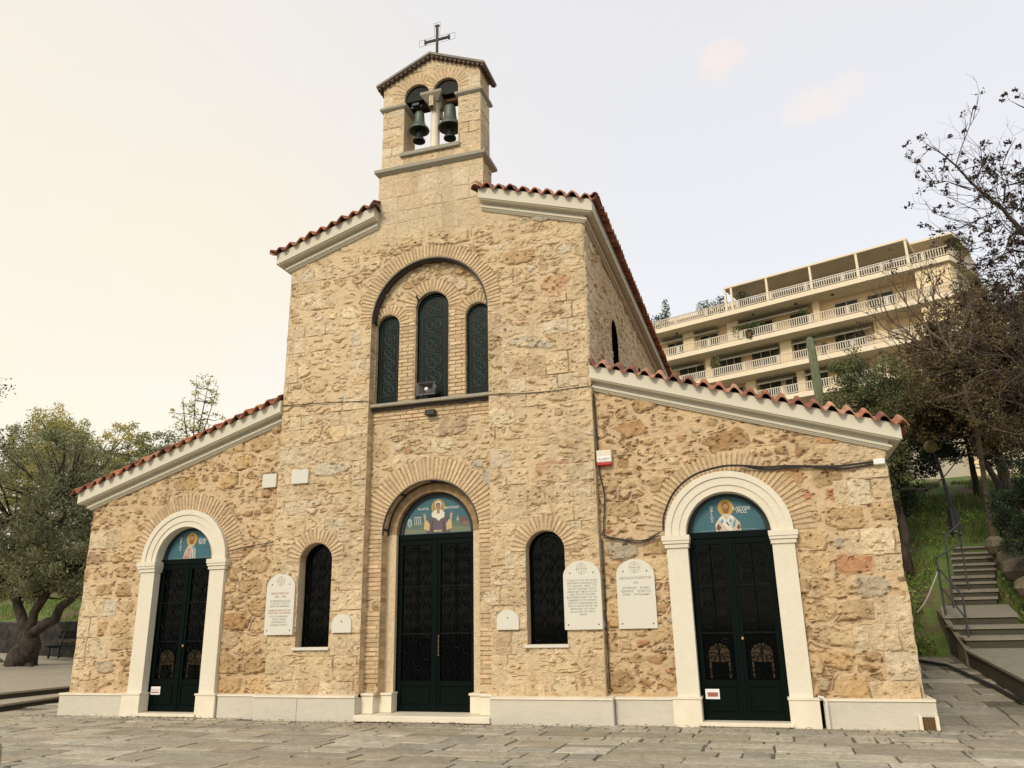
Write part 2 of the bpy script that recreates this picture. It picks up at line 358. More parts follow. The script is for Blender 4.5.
# voussoir rings in the facade: cx, cz, r0, r1 ; y-plane tag
RINGS = {'nave': [(-2.28, 2.83, .36, .62), (2.28, 2.83, .36, .62), (0, 7.6, 1.27, 1.56)],
         'recess': [(0, 3.3, 1.0, 1.42), (0, 7.83, .36, .64), (-.985, 7.55, .26, .46), (.985, 7.55, .26, .46)],
         'left': [(-5.40, 2.99, 1.0, 1.36)], 'right': [(5.42, 2.99, 1.0, 1.36)],
         'belfry': [(-.345, 12.86, .29, .56), (.345, 12.86, .29, .56)], 'side': [(2.95, 7.75, .4, .62), (6.65, 7.75, .4, .62)]}
def style(x, z, kind):
    """height (m, positive = out of the wall) and colour of the masonry"""
    sh = x.shape
    wx = x+0.06*(fbm(x*2.3, z*2.3, 5)-.5)+0.02*(vnoise(x*11, z*11, 7)-.5)
    wz = z+0.05*(fbm(x*2.1+9, z*2.1, 6)-.5)+0.02*(vnoise(x*12+4, z*12, 8)-.5)
    lf = fbm(x*.9+3, z*.9, 9, 3); fine = fbm(x*16, z*16, 2, 4); mid = fbm(x*6, z*7, 3, 4)
    # --- rubble
    wing = kind in ('left', 'right')
    cw, ch = (.28, .19) if wing else ((.30, .17) if kind == 'recess' else (.40, .185))
    F1, F2, I, J, E = worley(wx, wz, cw, ch, 0)
    gw, gh = (.62, .36) if wing or kind == 'recess' else (.70, .36)
    G1, G2, GI, GJ, GE = worley(wx+7.3, wz+1.7, gw, gh, 4, jit=.6, p=3.2)
    bigp = {'left': .34, 'right': .30, 'recess': .30}.get(kind, .42)+(.38*sst(3.2, 2.2, z) if wing else 0)
    big = R2(GI, GJ, 11) < bigp
    E = np.where(big, GE, np.minimum(E, np.abs(GE)+.004)); rid = np.where(big, R2(GI, GJ, 12), R2(I, J, 13)); rh = np.where(big, R2(GI, GJ, 14), R2(I, J, 15))
    rj = np.where(big, R2(GI, GJ, 1), R2(I, J, 1))
    upk = .5 if wing else sst(4.5, 8.0, z)            # render smeared over the stones towards the top of the nave
    if wing: mort = .008+.016*sst(.4, .75, lf)+.010*rj; wts = [2, 1.6, 2.6, 2.6, 1.9, .35, .5, .8, .9, 2]
    elif kind == 'recess': mort = .010+.015*sst(.4, .7, lf)+.008*rj; wts = [2.4, 1.6, 2.4, 2, 1.4, .8, .9, .4, .7, 2]
    else: mort = .008+.018*sst(.4, .75, lf)+.010*rj; wts = [3.2, 2.6, 2.4, 1.2, .5, .7, .5, .15, 1.0, 3]
    stone = sst(0, .030 if wing else .020, E-mort)
    hs = .010+(.040 if wing else .024)*rh
    rough = (fine-.5)*.030+(mid-.5)*.04
    pits = np.clip(.38-fbm(x*13+3, z*17, 10, 3), 0, 1)*.25
    h = stone*(hs+rough-pits)+(1-stone)*((fine-.5)*.014)
    bare = pal(rid, wts)*(0.84+.32*rj[..., None])*(0.84+.32*mid[..., None])
    if wing: bare = bare*np.array([.88, .80, .70])
    elif kind != 'recess': bare = bare*.75*np.array([1.0, .97, .91])+np.array([.60, .465, .29])*.25
    mc = np.array([.585, .435, .265]) if wing else np.array([.61, .475, .30])
    mcol = mc*(0.9+.2*fbm(x*5, z*5, 4, 3))[..., None]
    smear = sst(.45, .75, fbm(x*4.2+31, z*4.2, 7, 3))*(.30 if wing else .42+.35*upk)
    k_ = (stone*(1-smear))[..., None]
    col = bare*k_+mcol*(1-k_)
    # open joints: mostly bed joints, short dark dashes, and holes of lost mortar
    cm = sst(.47, .62, fbm(x*3.1+8, z*4.4, 12, 3))*sst(.35, .6, vnoise(x*7, z*14, 6))
    band = np.exp(-((E-mort)/.006)**2)*cm
    dash = sst(.80, .88, vnoise(wx*5.5+3, wz*34, 13))*sst(.4, .6, fbm(x*2+1, z*2, 10, 2))
    hole = sst(.72, .82, vnoise(wx*12+3, wz*20, 9))*sst(.03, .0, np.abs(E-mort-.004))
    cut = np.clip(band*(.8 if wing else 1)+hole*(.9 if wing else .5)+dash*(.3 if wing else .7), 0, 1)*(1 if wing else .66)
    h = h-.040*cut
    col = col*(1-.47*cut[..., None]*np.array([.85, 1, 1.1]))
    # --- dressed quoins: long blocks, rows of uneven height
    def ashlar(x, z, rh, cw, k, mort=.006, bump=.016):
        nr = 60; hts = rh*(.75+.5*_T[k, :nr, 0]); zb = np.concatenate([[0], np.cumsum(hts)])
        zz = z+0.035*(vnoise(x*3, z*3, k)-.5)+.02*(vnoise(x*9, z*9, k+2)-.5)
        j = np.clip(np.searchsorted(zb, zz)-1, 0, nr-1); off = _T[k, j, 1]*5
        xx = (x+.03*(vnoise(x*4, z*4, k+1)-.5)+.015*(vnoise(x*11, z*11, k+3)-.5))/cw+off
        ci = np.floor(xx); jit = lambda c: c+.5*(R2(c, j*7.0, k)-.5)
        a = jit(ci); b = jit(ci+1); lo = xx < a; hi = xx > b
        ci = np.where(lo, ci-1, np.where(hi, ci+1, ci)); a = jit(ci); b = jit(ci+1)
        e = np.minimum(np.minimum((xx-a), (b-xx))*cw, np.minimum(zz-zb[j], zb[j+1]-zz))
        r1 = R2(ci, j*3.0, k+2); r2 = R2(ci, j*3.0+1, k+3)
        st = sst(0, .012, e-mort)
        hh = st*(.008+.012*r1+(mid-.5)*bump*3+(fine-.5)*bump*2-pits*.8)
        joint = np.exp(-(np.maximum(e-mort*.5, 0)/.006)**2)*sst(.46, .62, fbm(x*2.2+5, z*2.2, k+1, 3))
        hh = hh-.02*joint
        c = (pal(r2, [3, 3, 2, .8, .2, .6, .15, .05, 1.2, 3])*.5+np.array([.62, .49, .32])*.5)*(.92+.14*r1[..., None])*(.84+.32*mid[..., None])
        c = c*st[..., None]+np.array([.60, .47, .31])*(1-st)[..., None]
        c = c*(1-.42*joint[..., None]); return hh, c, j, r1
    if kind in ('nave', 'left', 'right', 'side', 'belfry'):
        if kind == 'belfry': ah, ac, j, r1 = ashlar(x, z, .27, .75, 2, mort=.003, bump=.006); m = np.ones(sh)
        else:
            ah, ac, j, r1 = ashlar(x, z, .36, .55, 3)
            tooth = .34+.34*(j % 2)+.25*_T[5, j, 3]
            if kind == 'nave':
                d = np.minimum(np.abs(np.abs(x)-3.25), np.where(z < 7.6, np.abs(np.abs(x)-1.27), 9))
                m = (d < tooth*1.25).astype(float)*(R2(np.floor(x*1.3), j*1.0, 8) < .85)
                pl = sst(9.2, 9.6, z)*sst(2.4, 1.6, np.abs(x)); m = m*.8*sst(.25, .5, fbm(x*2.2+40, z*1.5, 3, 2))
            elif kind == 'side': m = (np.abs(x) < tooth).astype(float)
            else: m = ((7.98-np.abs(x)) < tooth).astype(float)*(R2(np.floor(x), j*1.0, 8) < .8)
        h = h*(1-m)+ah*m; col = col*(1-m)[..., None]+ac*m[..., None]
        if kind == 'nave':       # rendered base of the bell gable
            rc = np.array([.60, .49, .325])*(.9+.2*fbm(x*3, z*3, 6, 3))[..., None]
            h = h*(1-pl)+pl*(ah*.35+.004); col = col*(1-pl)[..., None]+(ac*.4+rc*.6)*pl[..., None]
    def bricks(u, v, pu, pv, k, gap=.13, c0=(.60, .46, .285), c1=(.43, .28, .155), hh=.014):
        j = np.floor(v/pv); uu = u/pu+.5*(j % 2); i = np.floor(uu)
        fu = np.abs(uu-i-.5)*2; fv = np.abs(v/pv-j-.5)*2
        e = np.minimum((1-fu)*pu*.5, (1-fv)*pv*.5)
        s = sst(gap*pv*.3, gap*pv*.3+.008, e)
        r = R2(i, j, k)
        c = np.array(c0)*(.82+.36*r[..., None])*s[..., None]+np.array(c1)*(1-s)[..., None]
        return s*(hh+.01*r+(fine-.5)*.012), c
    # coursed brick jambs
    if kind == 'recess':
        m = ((np.abs(x) > .95) & (z < 3.35) & (R2(np.floor(z*0)+1, np.floor(z/.31), 6) > .22)) | ((z > 5.9) & (z < 7.85) & (np.abs(x) > .36) & (np.abs(x) < .73)) | ((z > 5.9) & (z < 7.6) & (np.abs(x) > 1.2)) | ((z > 5.48) & (z < 5.74))
        bh, bc = bricks(x, z, .26, .078, 7); m = m.astype(float)
        h = h*(1-m)+bh*m; col = col*(1-m)[..., None]+bc*m[..., None]
    if kind in ('left', 'right') :
        pass
    for (cx, cz, r0, r1) in RINGS.get(kind, []):
        rr = np.hypot(x-cx, z-cz); th = np.arctan2(z-cz, x-cx)
        ro = r1+.03*(vnoise(np.floor(th*9)*3.1, th*0+cx, 4)-.5)*2
        m = ((rr < ro) & (z > cz-.02)).astype(float)
        per = 2*PI/round(2*PI*r0/(.068 if r0 > .5 else .056)); i = np.floor(th/per); f = np.abs(th/per-i-.5)*2
        wob = .06*(vnoise(rr*8, i*3.3, 2)-.5)
        e = (1-f+wob)*per*rr*.5
        s = sst(.004+.007*sst(r0, r1, rr), .013+.008*sst(r0, r1, rr), e); r = R2(i, i*0+cx*10, 6)
        vc = np.array((.62, .48, .30))*(.84+.3*r[..., None])*(.9+.2*mid[..., None])*s[..., None]+np.array((.475, .335, .195))*(1-s)[..., None]
        vh = s*(.016+.008*r+(fine-.5)*.014)-.004
        h = h*(1-m)+vh*m; mm = (m*(.68 if kind in ('left', 'right') else .9))[..., None]; col = col*(1-mm)+vc*mm
    # broad weathering: paler, streaked, browner near the foot
    foot = sst(1.5, .45, z)*.14*fbm(x*1.5, z*1.5, 14, 3)
    streak = sst(.52, .75, fbm(x*4.5+2, z*.45, 13, 3))*.13*sst(.3, .6, fbm(x*.7, z*.5, 2, 2)); tone = ((.92+.14*lf-streak)*(.95+.05*sst(3.5, 8, z)))[..., None]
    col = np.clip(col*tone*(1-foot[..., None]*np.array([.6, 1, 1.4])), 0.02, .9)
    return h, col
class Bucket:
    def __init__(s): s.V = []; s.F = []; s.C = []; s.n = 0
    def add(s, V, F, C):
        s.V.append(np.asarray(V, float)); s.F.append(np.asarray(F, int)+s.n); s.C.append(np.asarray(C, float)*np.ones((len(V), 3))); s.n += len(V)
    def build(s, name, mat, parent, smooth=False):
        return npmesh(name, np.concatenate(s.V), s.F, mat, parent, cols=np.concatenate(s.C), smooth=smooth)
def opening_sdf(x, z, op):
    cx, w, z0, zs = op
    return np.where(z > zs, np.hypot(x-cx, z-zs)-w, np.maximum(np.abs(x-cx)-w, z0-z))
def sheet(bk, x0, x1, z0, z1, kind, ops=(), inside=None, h=.016, place=None, edge=(1, 1), wob=0.0, amp=1.0):
    """displaced masonry sheet. place(x, z, out)-> xyz ; ops = openings cut through it"""
    nx = max(2, int(round((x1-x0)/h))+1); nz_ = max(2, int(round((z1-z0)/h))+1)
    xs = np.linspace(x0, x1, nx); zs = np.linspace(z0, z1, nz_)
    X, Z = np.meshgrid(xs, zs)
    dmin = np.full(X.shape, 9.0)
    for op in ops:
        d = opening_sdf(X, Z, op); cx, w, b0, sp = op
        near = np.abs(d) < .62*h
        rr = np.hypot(X-cx, Z-sp)+1e-9
        up_ = near & (Z > sp)
        X2 = np.where(up_, cx+(X-cx)/rr*w, X); Z2 = np.where(up_, sp+(Z-sp)/rr*w, Z)
        sd_ = near & (Z <= sp)
        bot = sd_ & ((b0-Z) > (np.abs(X-cx)-w))
        X2 = np.where(sd_ & ~bot, cx+np.sign(X-cx)*w, X2); Z2 = np.where(bot, b0, Z2)
        X, Z = X2, Z2
        dmin = np.minimum(dmin, np.abs(opening_sdf(X, Z, op)))
    H, C = style(X, Z, kind); H = H*amp
    H = H*sst(-.005, .02, dmin)
    ed = np.full(X.shape, 9.0)
    if edge[0]: ed = np.minimum(ed, X-x0)
    if edge[1]: ed = np.minimum(ed, x1-X)
    H = H*sst(-.004, .03, ed)
    Xw = X
    if wob:
        wv = wob*(fbm(Z*0+3, Z*3.5, 11, 4)-.5)*2
        if edge[1] == 1 and x1 > 0: Xw = X+wv*sst(.25, 0, x1-X)
        if edge[0] == 1 and x0 < 0: Xw = X-wv*sst(.25, 0, X-x0)
    V = np.stack(place(Xw, Z, H), -1).reshape(-1, 3)
    idx = np.arange(nx*nz_).reshape(nz_, nx)
    Fq = np.stack([idx[:-1, :-1], idx[:-1, 1:], idx[1:, 1:], idx[1:, :-1]], -1).reshape(-1, 4)
    xc = X.ravel()[Fq].mean(1); zc = Z.ravel()[Fq].mean(1)
    keep = np.ones(len(Fq), bool)
    for op in ops: keep &= opening_sdf(xc, zc, op) > 0
    if inside is not None: keep &= inside(xc, zc)
    Fq = Fq[keep]
    used = np.unique(Fq); rm = np.full(nx*nz_, -1); rm[used] = np.arange(len(used))
    bk.add(V[used], rm[Fq], C.reshape(-1, 3)[used])
def reveal(bk, op, y0, y1, bottom=True, c0=(.58, .44, .27), c1=(.47, .33, .19), place=None, step=.078, jamb=None):
    "brick-coursed inner face of an opening from plane y0 back to y1"
    cx, w, z0, zs = op
    pts = []
    n = max(2, int((zs-z0)/step))
    for i in range(n+1): pts.append((cx-w, z0+(zs-z0)*i/n))
    na = max(8, int(PI*w/step))
    for i in range(1, na): a = PI-PI*i/na; pts.append((cx+w*math.cos(a), zs+w*math.sin(a)))
    for i in range(n+1): pts.append((cx+w, zs-(zs-z0)*i/n))
    V = []; C = []; F = []
    rnd = random.Random(int(cx*100)+5)
    for i in range(len(pts)-1):
        a, b = pts[i], pts[i+1]
        q_ = .8+.35*rnd.random(); c = [v*q_ for v in (c0 if (i % 7) else c1)]
        if jamb and (a[1] < zs and b[1] <= zs): c = [v*(.9+.1*q_) for v in jamb]
        k = len(V)
        for (x, z) in (a, b): V += [(x, y0, z), (x, y1, z)]
        C += [c]*4; F.append((k, k+1, k+3, k+2))
    if bottom: 
        k = len(V); V += [(cx-w, y0, z0), (cx-w, y1, z0), (cx+w, y1, z0), (cx+w, y0, z0)]; C += [c0]*4; F.append((k, k+1, k+2, k+3))
    if place: V = [place(x, z, y) for x, y, z in V]
    bk.add(V, np.array(F), C)
# ================================================================== CHURCH
WN, WA, AY, ZP, PP = 3.247, 7.98, 0.157, 0.45, 0.127     # nave / aisle half widths, aisle setback, plinth height and projection
SL = 0.318
LEN = 16.0
church = empty('church', (0, 0, 0), label='tan rubble stone basilica church with red tile roofs and a twin arched bell gable', cat='church')
front = lambda y: (lambda x, z, o: (x, y-o, z))
# --- nave walls
bn = Bucket()
op_rec = (0, 1.27, -1, 7.6)
op_w = [(-2.28, .355, 1.27, 2.83), (2.28, .355, 1.27, 2.83)]
ztn = lambda x: np.where(np.abs(x) < 1.2, 11.02, 9.1+SL*(3.25-np.abs(x)))
sheet(bn, -WN, WN, ZP-.05, 11.05, 'nave', [op_rec]+op_w, inside=lambda x, z: z < ztn(x), place=front(0), wob=.02)
reveal(bn, (0, 1.27, ZP-.05, 7.6), 0, .21, bottom=False)
for o_ in op_w: reveal(bn, o_, 0, .27, jamb=(.60, .48, .31))
# recess back plane
op_door = (0, .985, -1, 3.3); op_t = [(0, .36, 5.86, 7.83), (-.985, .26, 5.86, 7.55), (.985, .26, 5.86, 7.55)]
sheet(bn, -1.29, 1.29, ZP-.05, 8.9, 'recess', [op_door]+op_t, place=front(.2), edge=(0, 0))
for o_ in op_t: reveal(bn, o_, .2, .34)
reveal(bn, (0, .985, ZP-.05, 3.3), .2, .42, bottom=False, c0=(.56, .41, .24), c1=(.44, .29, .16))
# inner order of the portal
n_ = 40
V_ = []; F_ = []; C_ = []
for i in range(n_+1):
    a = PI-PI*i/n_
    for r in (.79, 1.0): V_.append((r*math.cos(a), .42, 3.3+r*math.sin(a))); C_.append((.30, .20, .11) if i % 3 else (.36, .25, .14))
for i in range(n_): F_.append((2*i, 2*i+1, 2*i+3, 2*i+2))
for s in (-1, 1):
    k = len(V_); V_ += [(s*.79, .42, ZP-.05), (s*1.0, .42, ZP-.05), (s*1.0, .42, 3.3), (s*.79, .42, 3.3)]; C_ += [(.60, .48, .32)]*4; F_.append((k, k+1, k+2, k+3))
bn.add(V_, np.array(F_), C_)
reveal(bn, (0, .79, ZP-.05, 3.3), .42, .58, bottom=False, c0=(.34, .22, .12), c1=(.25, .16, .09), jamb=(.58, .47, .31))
# side walls of the nave (above the aisle roofs in detail on the right)
side = lambda y0, y1, z0, z1, ops, h, sx: sheet(bn, y0, y1, z0, z1, 'side', ops, h=h, place=lambda X, Z, o: (sx*(WN+o), X, Z), wob=0, edge=(1, 0))
SW = [(2.95, .40, 4.5, 7.72), (6.65, .40, 4.5, 7.72), (10.35, .40, 4.5, 7.72)]
side(0, LEN, 5.6, 9.12, SW, .028, 1)
sheet(bn, 0, AY+.01, ZP-.05, 5.62, 'side', (), h=.03, place=lambda X, Z, o: (WN+o*.3, X, Z), edge=(1, 0))
for o_ in SW:
    reveal(bn, (o_[0], o_[1], 5.6, o_[3]), 0, .22, bottom=False, place=lambda x, y, z: (WN-y, x, z))
q = [(-WN, 0, ZP-.05), (-WN, LEN, ZP-.05), (-WN, LEN, 9.1), (-WN, 0, 9.1)]
bn.add(q, np.array([[3, 2, 1, 0]]), [(.55, .42, .27)])
bn.add([(-WN, LEN, 0), (WN, LEN, 0), (WN, LEN, 9.1), (0, LEN, 10.1), (-WN, LEN, 9.1)], np.array([[0, 1, 2, 3]]), [(.55, .42, .27)])
bn.add([(-WN, LEN, 0), (0, LEN, 10.1), (-WN, LEN, 9.1)], np.array([[0, 1, 2]]), [(.55, .42, .27)])
# bellcote base sides and back
for s in (-1, 1):
    sheet(bn, 0.0, .61, 9.6, 11.05, 'belfry', (), h=.03, place=(lambda s_: (lambda X, Z, o: (s_*(1.17+o), X, Z)))(s))
bn.add([(-1.17, .61, 9.5), (1.17, .61, 9.5), (1.17, .61, 11.05), (-1.17, .61, 11.05)], np.array([[3, 2, 1, 0]]), [(.6, .48, .3)])
# the base front projects nothing: flush with the facade
bn.build('nave_wall', M['stone'], church)
# --- aisle walls
zta = lambda x: 5.80-SL*(np.abs(x)-WN)+.12
for kind, s in (('left', -1), ('right', 1)):
    ba = Bucket(); od = (s*5.41, .685, -1, 2.99)
    x0, x1 = (-WA, -WN) if s < 0 else (WN, WA)
    sheet(ba, x0, x1, ZP-.05, 5.95, kind, [od], inside=lambda x, z: z < zta(x), place=front(AY), wob=.03, edge=(s < 0, s > 0))
    reveal(ba, (s*5.41, .685, 0, 2.99), AY-.1, AY+.16, bottom=False, c0=(.70, .66, .56), c1=(.70, .66, .56))
    sheet(ba, AY, 9.0, ZP-.05, 4.2, 'side', (), h=.05, place=(lambda s_: (lambda X, Z, o: (s_*(WA+o), X, Z)))(s), edge=(1, 0))
    ba.add([(s*WA, 9, 0), (s*WA, LEN, 0), (s*WA, LEN, 4.2), (s*WA, 9, 4.2)], np.array([[0, 1, 2, 3]]), [(.55, .42, .27)])
    ba.add([(s*WA, LEN, 0), (s*WN, LEN, 0), (s*WN, LEN, 5.8), (s*WA, LEN, 4.2)], np.array([[0, 1, 2, 3]]), [(.55, .42, .27)])
    ba.build('aisle_wall', M['stone'], church)
# --- bell gable
bb = Bucket()
opb = [(-.345, .295, 11.45, 12.88), (.345, .295, 11.45, 12.88), (0, .2, 11.45, 12.35)]
ztb = lambda x: 13.80-(np.abs(x))*.45
sheet(bb, -1.15, 1.15, 11.08, 13.8, 'belfry', opb, inside=lambda x, z: z < ztb(x), place=front(.0), wob=.01, h=.018, amp=.5)
sheet(bb, -1.15, 1.15, 11.08, 13.8, 'belfry', opb, inside=lambda x, z: z < ztb(x), place=lambda X, Z, o: (X, .58+o, Z), h=.03)
for s in (-1, 1):
    sheet(bb, .0, .58, 11.08, 13.29, 'belfry', (), h=.025, amp=.5, place=(lambda s_: (lambda X, Z, o: (s_*(1.15+o), X, Z)))(s))
    # jambs + arch soffits
    cx = s*.345
    pts = [(cx+.295*math.cos(a), 12.88+.295*math.sin(a)) for a in np.linspace(0, PI, 17)]
    if s < 0: pts = [(cx-.295, 11.45)]+pts[::-1]+[(cx+.295, 12.5)]
    else: pts = [(cx+.295, 11.45)]+pts+[(cx-.295, 12.5)]
    V_ = []; F_ = []
    for i, (x, z) in enumerate(pts): V_ += [(x, 0, z), (x, .58, z)]
    for i in range(len(pts)-1): F_.append((2*i, 2*i+1, 2*i+3, 2*i+2))
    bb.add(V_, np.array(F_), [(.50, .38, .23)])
bb.add([(-.7, 0, 11.45), (.7, 0, 11.45), (.7, .58, 11.45), (-.7, .58, 11.45)], np.array([[0, 1, 2, 3]]), [(.5, .42, .3)])
gable = bb.build('bell_gable', M['stone'], church)
# lime stone trim of the gable: cornice, string course, sill
m = MB()
def ring_course(m, x0, x1, y0, y1, z0, z1, o0, o1):
    "moulded band around a rectangular shaft: lower part projects o0, upper o1"
    zm = z0+(z1-z0)*.45
    for (a, b, e, f) in ((z0, zm, o0, o1), (zm, z1, o1, o1)):
        m.add([(x0-e, y0-e, a), (x1+e, y0-e, a), (x1+e, y1+e, a), (x0-e, y1+e, a), (x0-f, y0-f, b), (x1+f, y0-f, b), (x1+f, y1+f, b), (x0-f, y1+f, b)],
              [(0,3,2,1),(4,5,6,7),(0,1,5,4),(1,2,6,5),(2,3,7,6),(3,0,4,7)])
ring_course(m, -1.17, 1.17, 0, .61, 10.98, 11.11, .025, .105)
m.build('cornice_band', M['slab'], church)
m = MB(); m.bbox(-.70, .69, -.075, .52, 11.36, 11.455, .008); m.build('bell_sill', M['slab'], church)
for s in (-1, 1):
    m = MB()
    xs = (-1.15, -.64) if s < 0 else (.64, 1.15)
    ring_course(m, xs[0], xs[1], 0, .58, 12.61, 12.70, .015, .065)
    m.build('string_course', M['slab'], church)
m = MB(); m.lathe([(.12, 11.455), (.105, 11.5), (.10, 12.62), (.12, 12.66), (.16, 12.72)], (0, .24, 0), 20); m.build('column', M['marble_cap'], church, smooth=True)
m = MB()
m.add([(-.13, .08, 12.70), (.13, .08, 12.70), (.13, .50, 12.70), (-.13, .50, 12.70), (-.25, -.04, 12.84), (.25, -.04, 12.84), (.25, .60, 12.84), (-.25, .60, 12.84)],
      [(0,3,2,1),(4,5,6,7),(0,1,5,4),(1,2,6,5),(2,3,7,6),(3,0,4,7)]); m.box(-.25, .25, -.04, .6, 12.842, 12.90)
m.build('column_capital', M['slab'], church)
# bell gable roof: thin slabs over a row of small tiles
m = MB(); mt = MB(); mt.c = (.10, .065, .05)
for s in (-1, 1):
    e = 1.29; z0, z1 = 13.82, 13.82-.45*e
    m.add([(0, -.13, z0-.01), (s*e, -.13, z1-.01), (s*e, .72, z1-.01), (0, .72, z0-.01), (0, -.13, z0+.045), (s*e, -.13, z1+.045), (s*e, .72, z1+.045), (0, .72, z0+.045)],
          [(0,1,2,3),(7,6,5,4),(0,4,5,1),(1,5,6,2),(2,6,7,3),(3,7,4,0)])
    for i in range(12):
        x = s*(.06+i*.107); z = z0-.45*abs(x)-.045
        mt.tube([(x, -.105, z), (x, .02, z)], .042, 8)
    for j in range(7):
        y = -.05+j*.115; mt.tube([(s*1.20, y, z1-.02), (s*1.275, y, z1-.045)], .042, 8)
m.build('gable_roof', M['roofslab'], church); mt.build('gable_roof_tiles', M['tile'], church, col=True)
# cross on the gable
m = MB(); y = .3
m.box(-.026, .026, y-.02, y+.02, 13.88, 14.92); m.box(-.29, -.026, y-.02, y+.02, 14.50, 14.55); m.box(.026, .29, y-.02, y+.02, 14.50, 14.55)
for (x, z) in ((-.29, 14.525), (.29, 14.525)): m.box(x-.018, x+.018, y-.024, y+.024, z-.05, z+.05)
m.box(-.05, .05, y-.024, y+.024, 14.90, 14.93)
crs = m.build('cross', M['rust'], church)
m = MB()
def wire(pts): m.tube([(a, y, b) for a, b in pts], .0045, 4, closed=True)
wire([(-.32, 14.44), (-.44, 14.44), (-.44, 14.61), (-.32, 14.61)]); wire([(.32, 14.44), (.44, 14.44), (.44, 14.61), (.32, 14.61)]); wire([(-.08, 14.9), (-.08, 15.0), (.08, 15.0), (.08, 14.9)])
for s in (-1, 1): m.tube([(s*.05, y, 14.62), (s*.32, y, 14.61)], .004, 4); m.tube([(s*.05, y, 14.43), (s*.32, y, 14.44)], .004, 4); m.tube([(s*.06, y, 14.62), (s*.075, y, 14.9)], .004, 4)
m.build('neon_wire', M['rust'], crs)
# --- plinth, in marble slabs
def plinth(xa, xb, yf, y1, joints=()):
    "yf front plane of the wall; slabs butt each other with 4 mm joints"
    m = MB(); js = [xa]+list(joints)+[xb]
    for a, b in zip(js[:-1], js[1:]): m.bbox(a+.003, b-.003, yf-PP+.01, y1, .0, ZP-.045, .005)
    o = m.build('plinth', M['marble'], church)
    m = MB(); m.add([(xa, yf-PP-.012, ZP-.045), (xb, yf-PP-.012, ZP-.045), (xb, y1, ZP-.045), (xa, y1, ZP-.045), (xa, yf-PP-.012, ZP-.01), (xb, yf-PP-.012, ZP-.01), (xb, y1, ZP+.02), (xa, y1, ZP+.02)],
          [(0,3,2,1),(4,5,6,7),(0,1,5,4),(1,2,6,5),(2,3,7,6),(3,0,4,7)]); m.build('plinth_cap', M['marble_cap'], o)
plinth(-WA-PP, -6.52, AY, 9, ()); plinth(-4.28, -WN-PP-.002, AY, .6, ()); plinth(-WN-PP, -1.27, 0, .3, (-2.45,))
plinth(1.27, WN+PP, 0, .3, ()); plinth(WN+PP+.002, 4.33, AY, .6, ()); plinth(6.56, WA+PP, AY, 9, ())
for s in (-1, 1):
    m = MB()
    a = (s*1.27, s*1.0301); m.box(min(a), max(a), .10, .5, .13, ZP-.02)
    a = (s*1.03, s*.76); m.box(min(a), max(a), .30, .58, .13, ZP-.025)
    a = (s*1.268, s*1.01); m.box(min(a), max(a), .07, .5, ZP-.019, ZP+.02)
    a = (s*1.0099, s*.745); m.box(min(a), max(a), .27, .58, ZP-.022, ZP+.015)
    m.build('portal_base', M['marble_cap'], church)
m = MB(); m.bbox(-1.27, 1.28, -.17, .6, .02, .125, .008); m.build('door_step', M['marble_cap'], church)
for s in (-1, 1):
    m = MB(); m.bbox(s*5.41-.70, s*5.41+.70, AY-.20, AY+.3, .03, .09, .006); m.bbox(s*5.41-.62, s*5.41+.62, AY-.17, AY+.2, -.02, .03, .004); m.build('door_step', M['marble_cap'], church)
# --- window sills
for s in (-1, 1):
    m = MB(); m.bbox(s*2.28-.40, s*2.28+.38, -.05, .26, 1.215, 1.268, .006); m.build('window_sill', M['plaque'], church)
m = MB(); m.bbox(-1.268, 1.268, .04, .33, 5.80, 5.862, .006); m.build('window_sill', M['slab'], church)
m = MB(); m.box(-1.268, 1.268, .13, .21, 5.74, 5.80); m.build('sill_moulding', M['rust'], church)
# --- painted door surrounds of the aisles
for s in (-1, 1):
    cx = s*5.41; yf = AY-.1
    m = MB()
    for k in (-1, 1):
        a, b = sorted((cx+k*.675, cx+k*1.02)); m.box(a, b, yf, AY+.16, ZP, 2.78)
        a, b = sorted((cx+k*.655, cx+k*1.05)); m.box(a, b, yf-.03, AY+.17, 2.78, 2.85); 
        a, b = sorted((cx+k*.64, cx+k*1.075)); m.box(a, b, yf-.055, AY+.175, 2.85, 2.90)
        a, b = sorted((cx+k*.63, cx+k*1.09)); m.box(a, b, yf-.07, AY+.18, 2.90, 2.985)
    m.arch(cx, 2.985, .68, 1.02, yf+.02, AY+.16, 40); m.arch(cx, 2.985, .80, 1.025, yf, yf+.02, 40); m.arch(cx, 2.985, .93, 1.03, yf-.025, yf, 40)
    m.build('door_surround', M['surround'], church)
    for k in (-1, 1):
        m = MB(); a, b = sorted((cx+k*.655, cx+k*1.10)); m.bbox(a, b, yf-.06, AY+.17, 0.0, ZP-.03, .006); m.box(a-.012, b+.012, yf-.075, AY+.18, ZP-.03, ZP+.002)
        m.build('pilaster_base', M['marble_cap'], church)

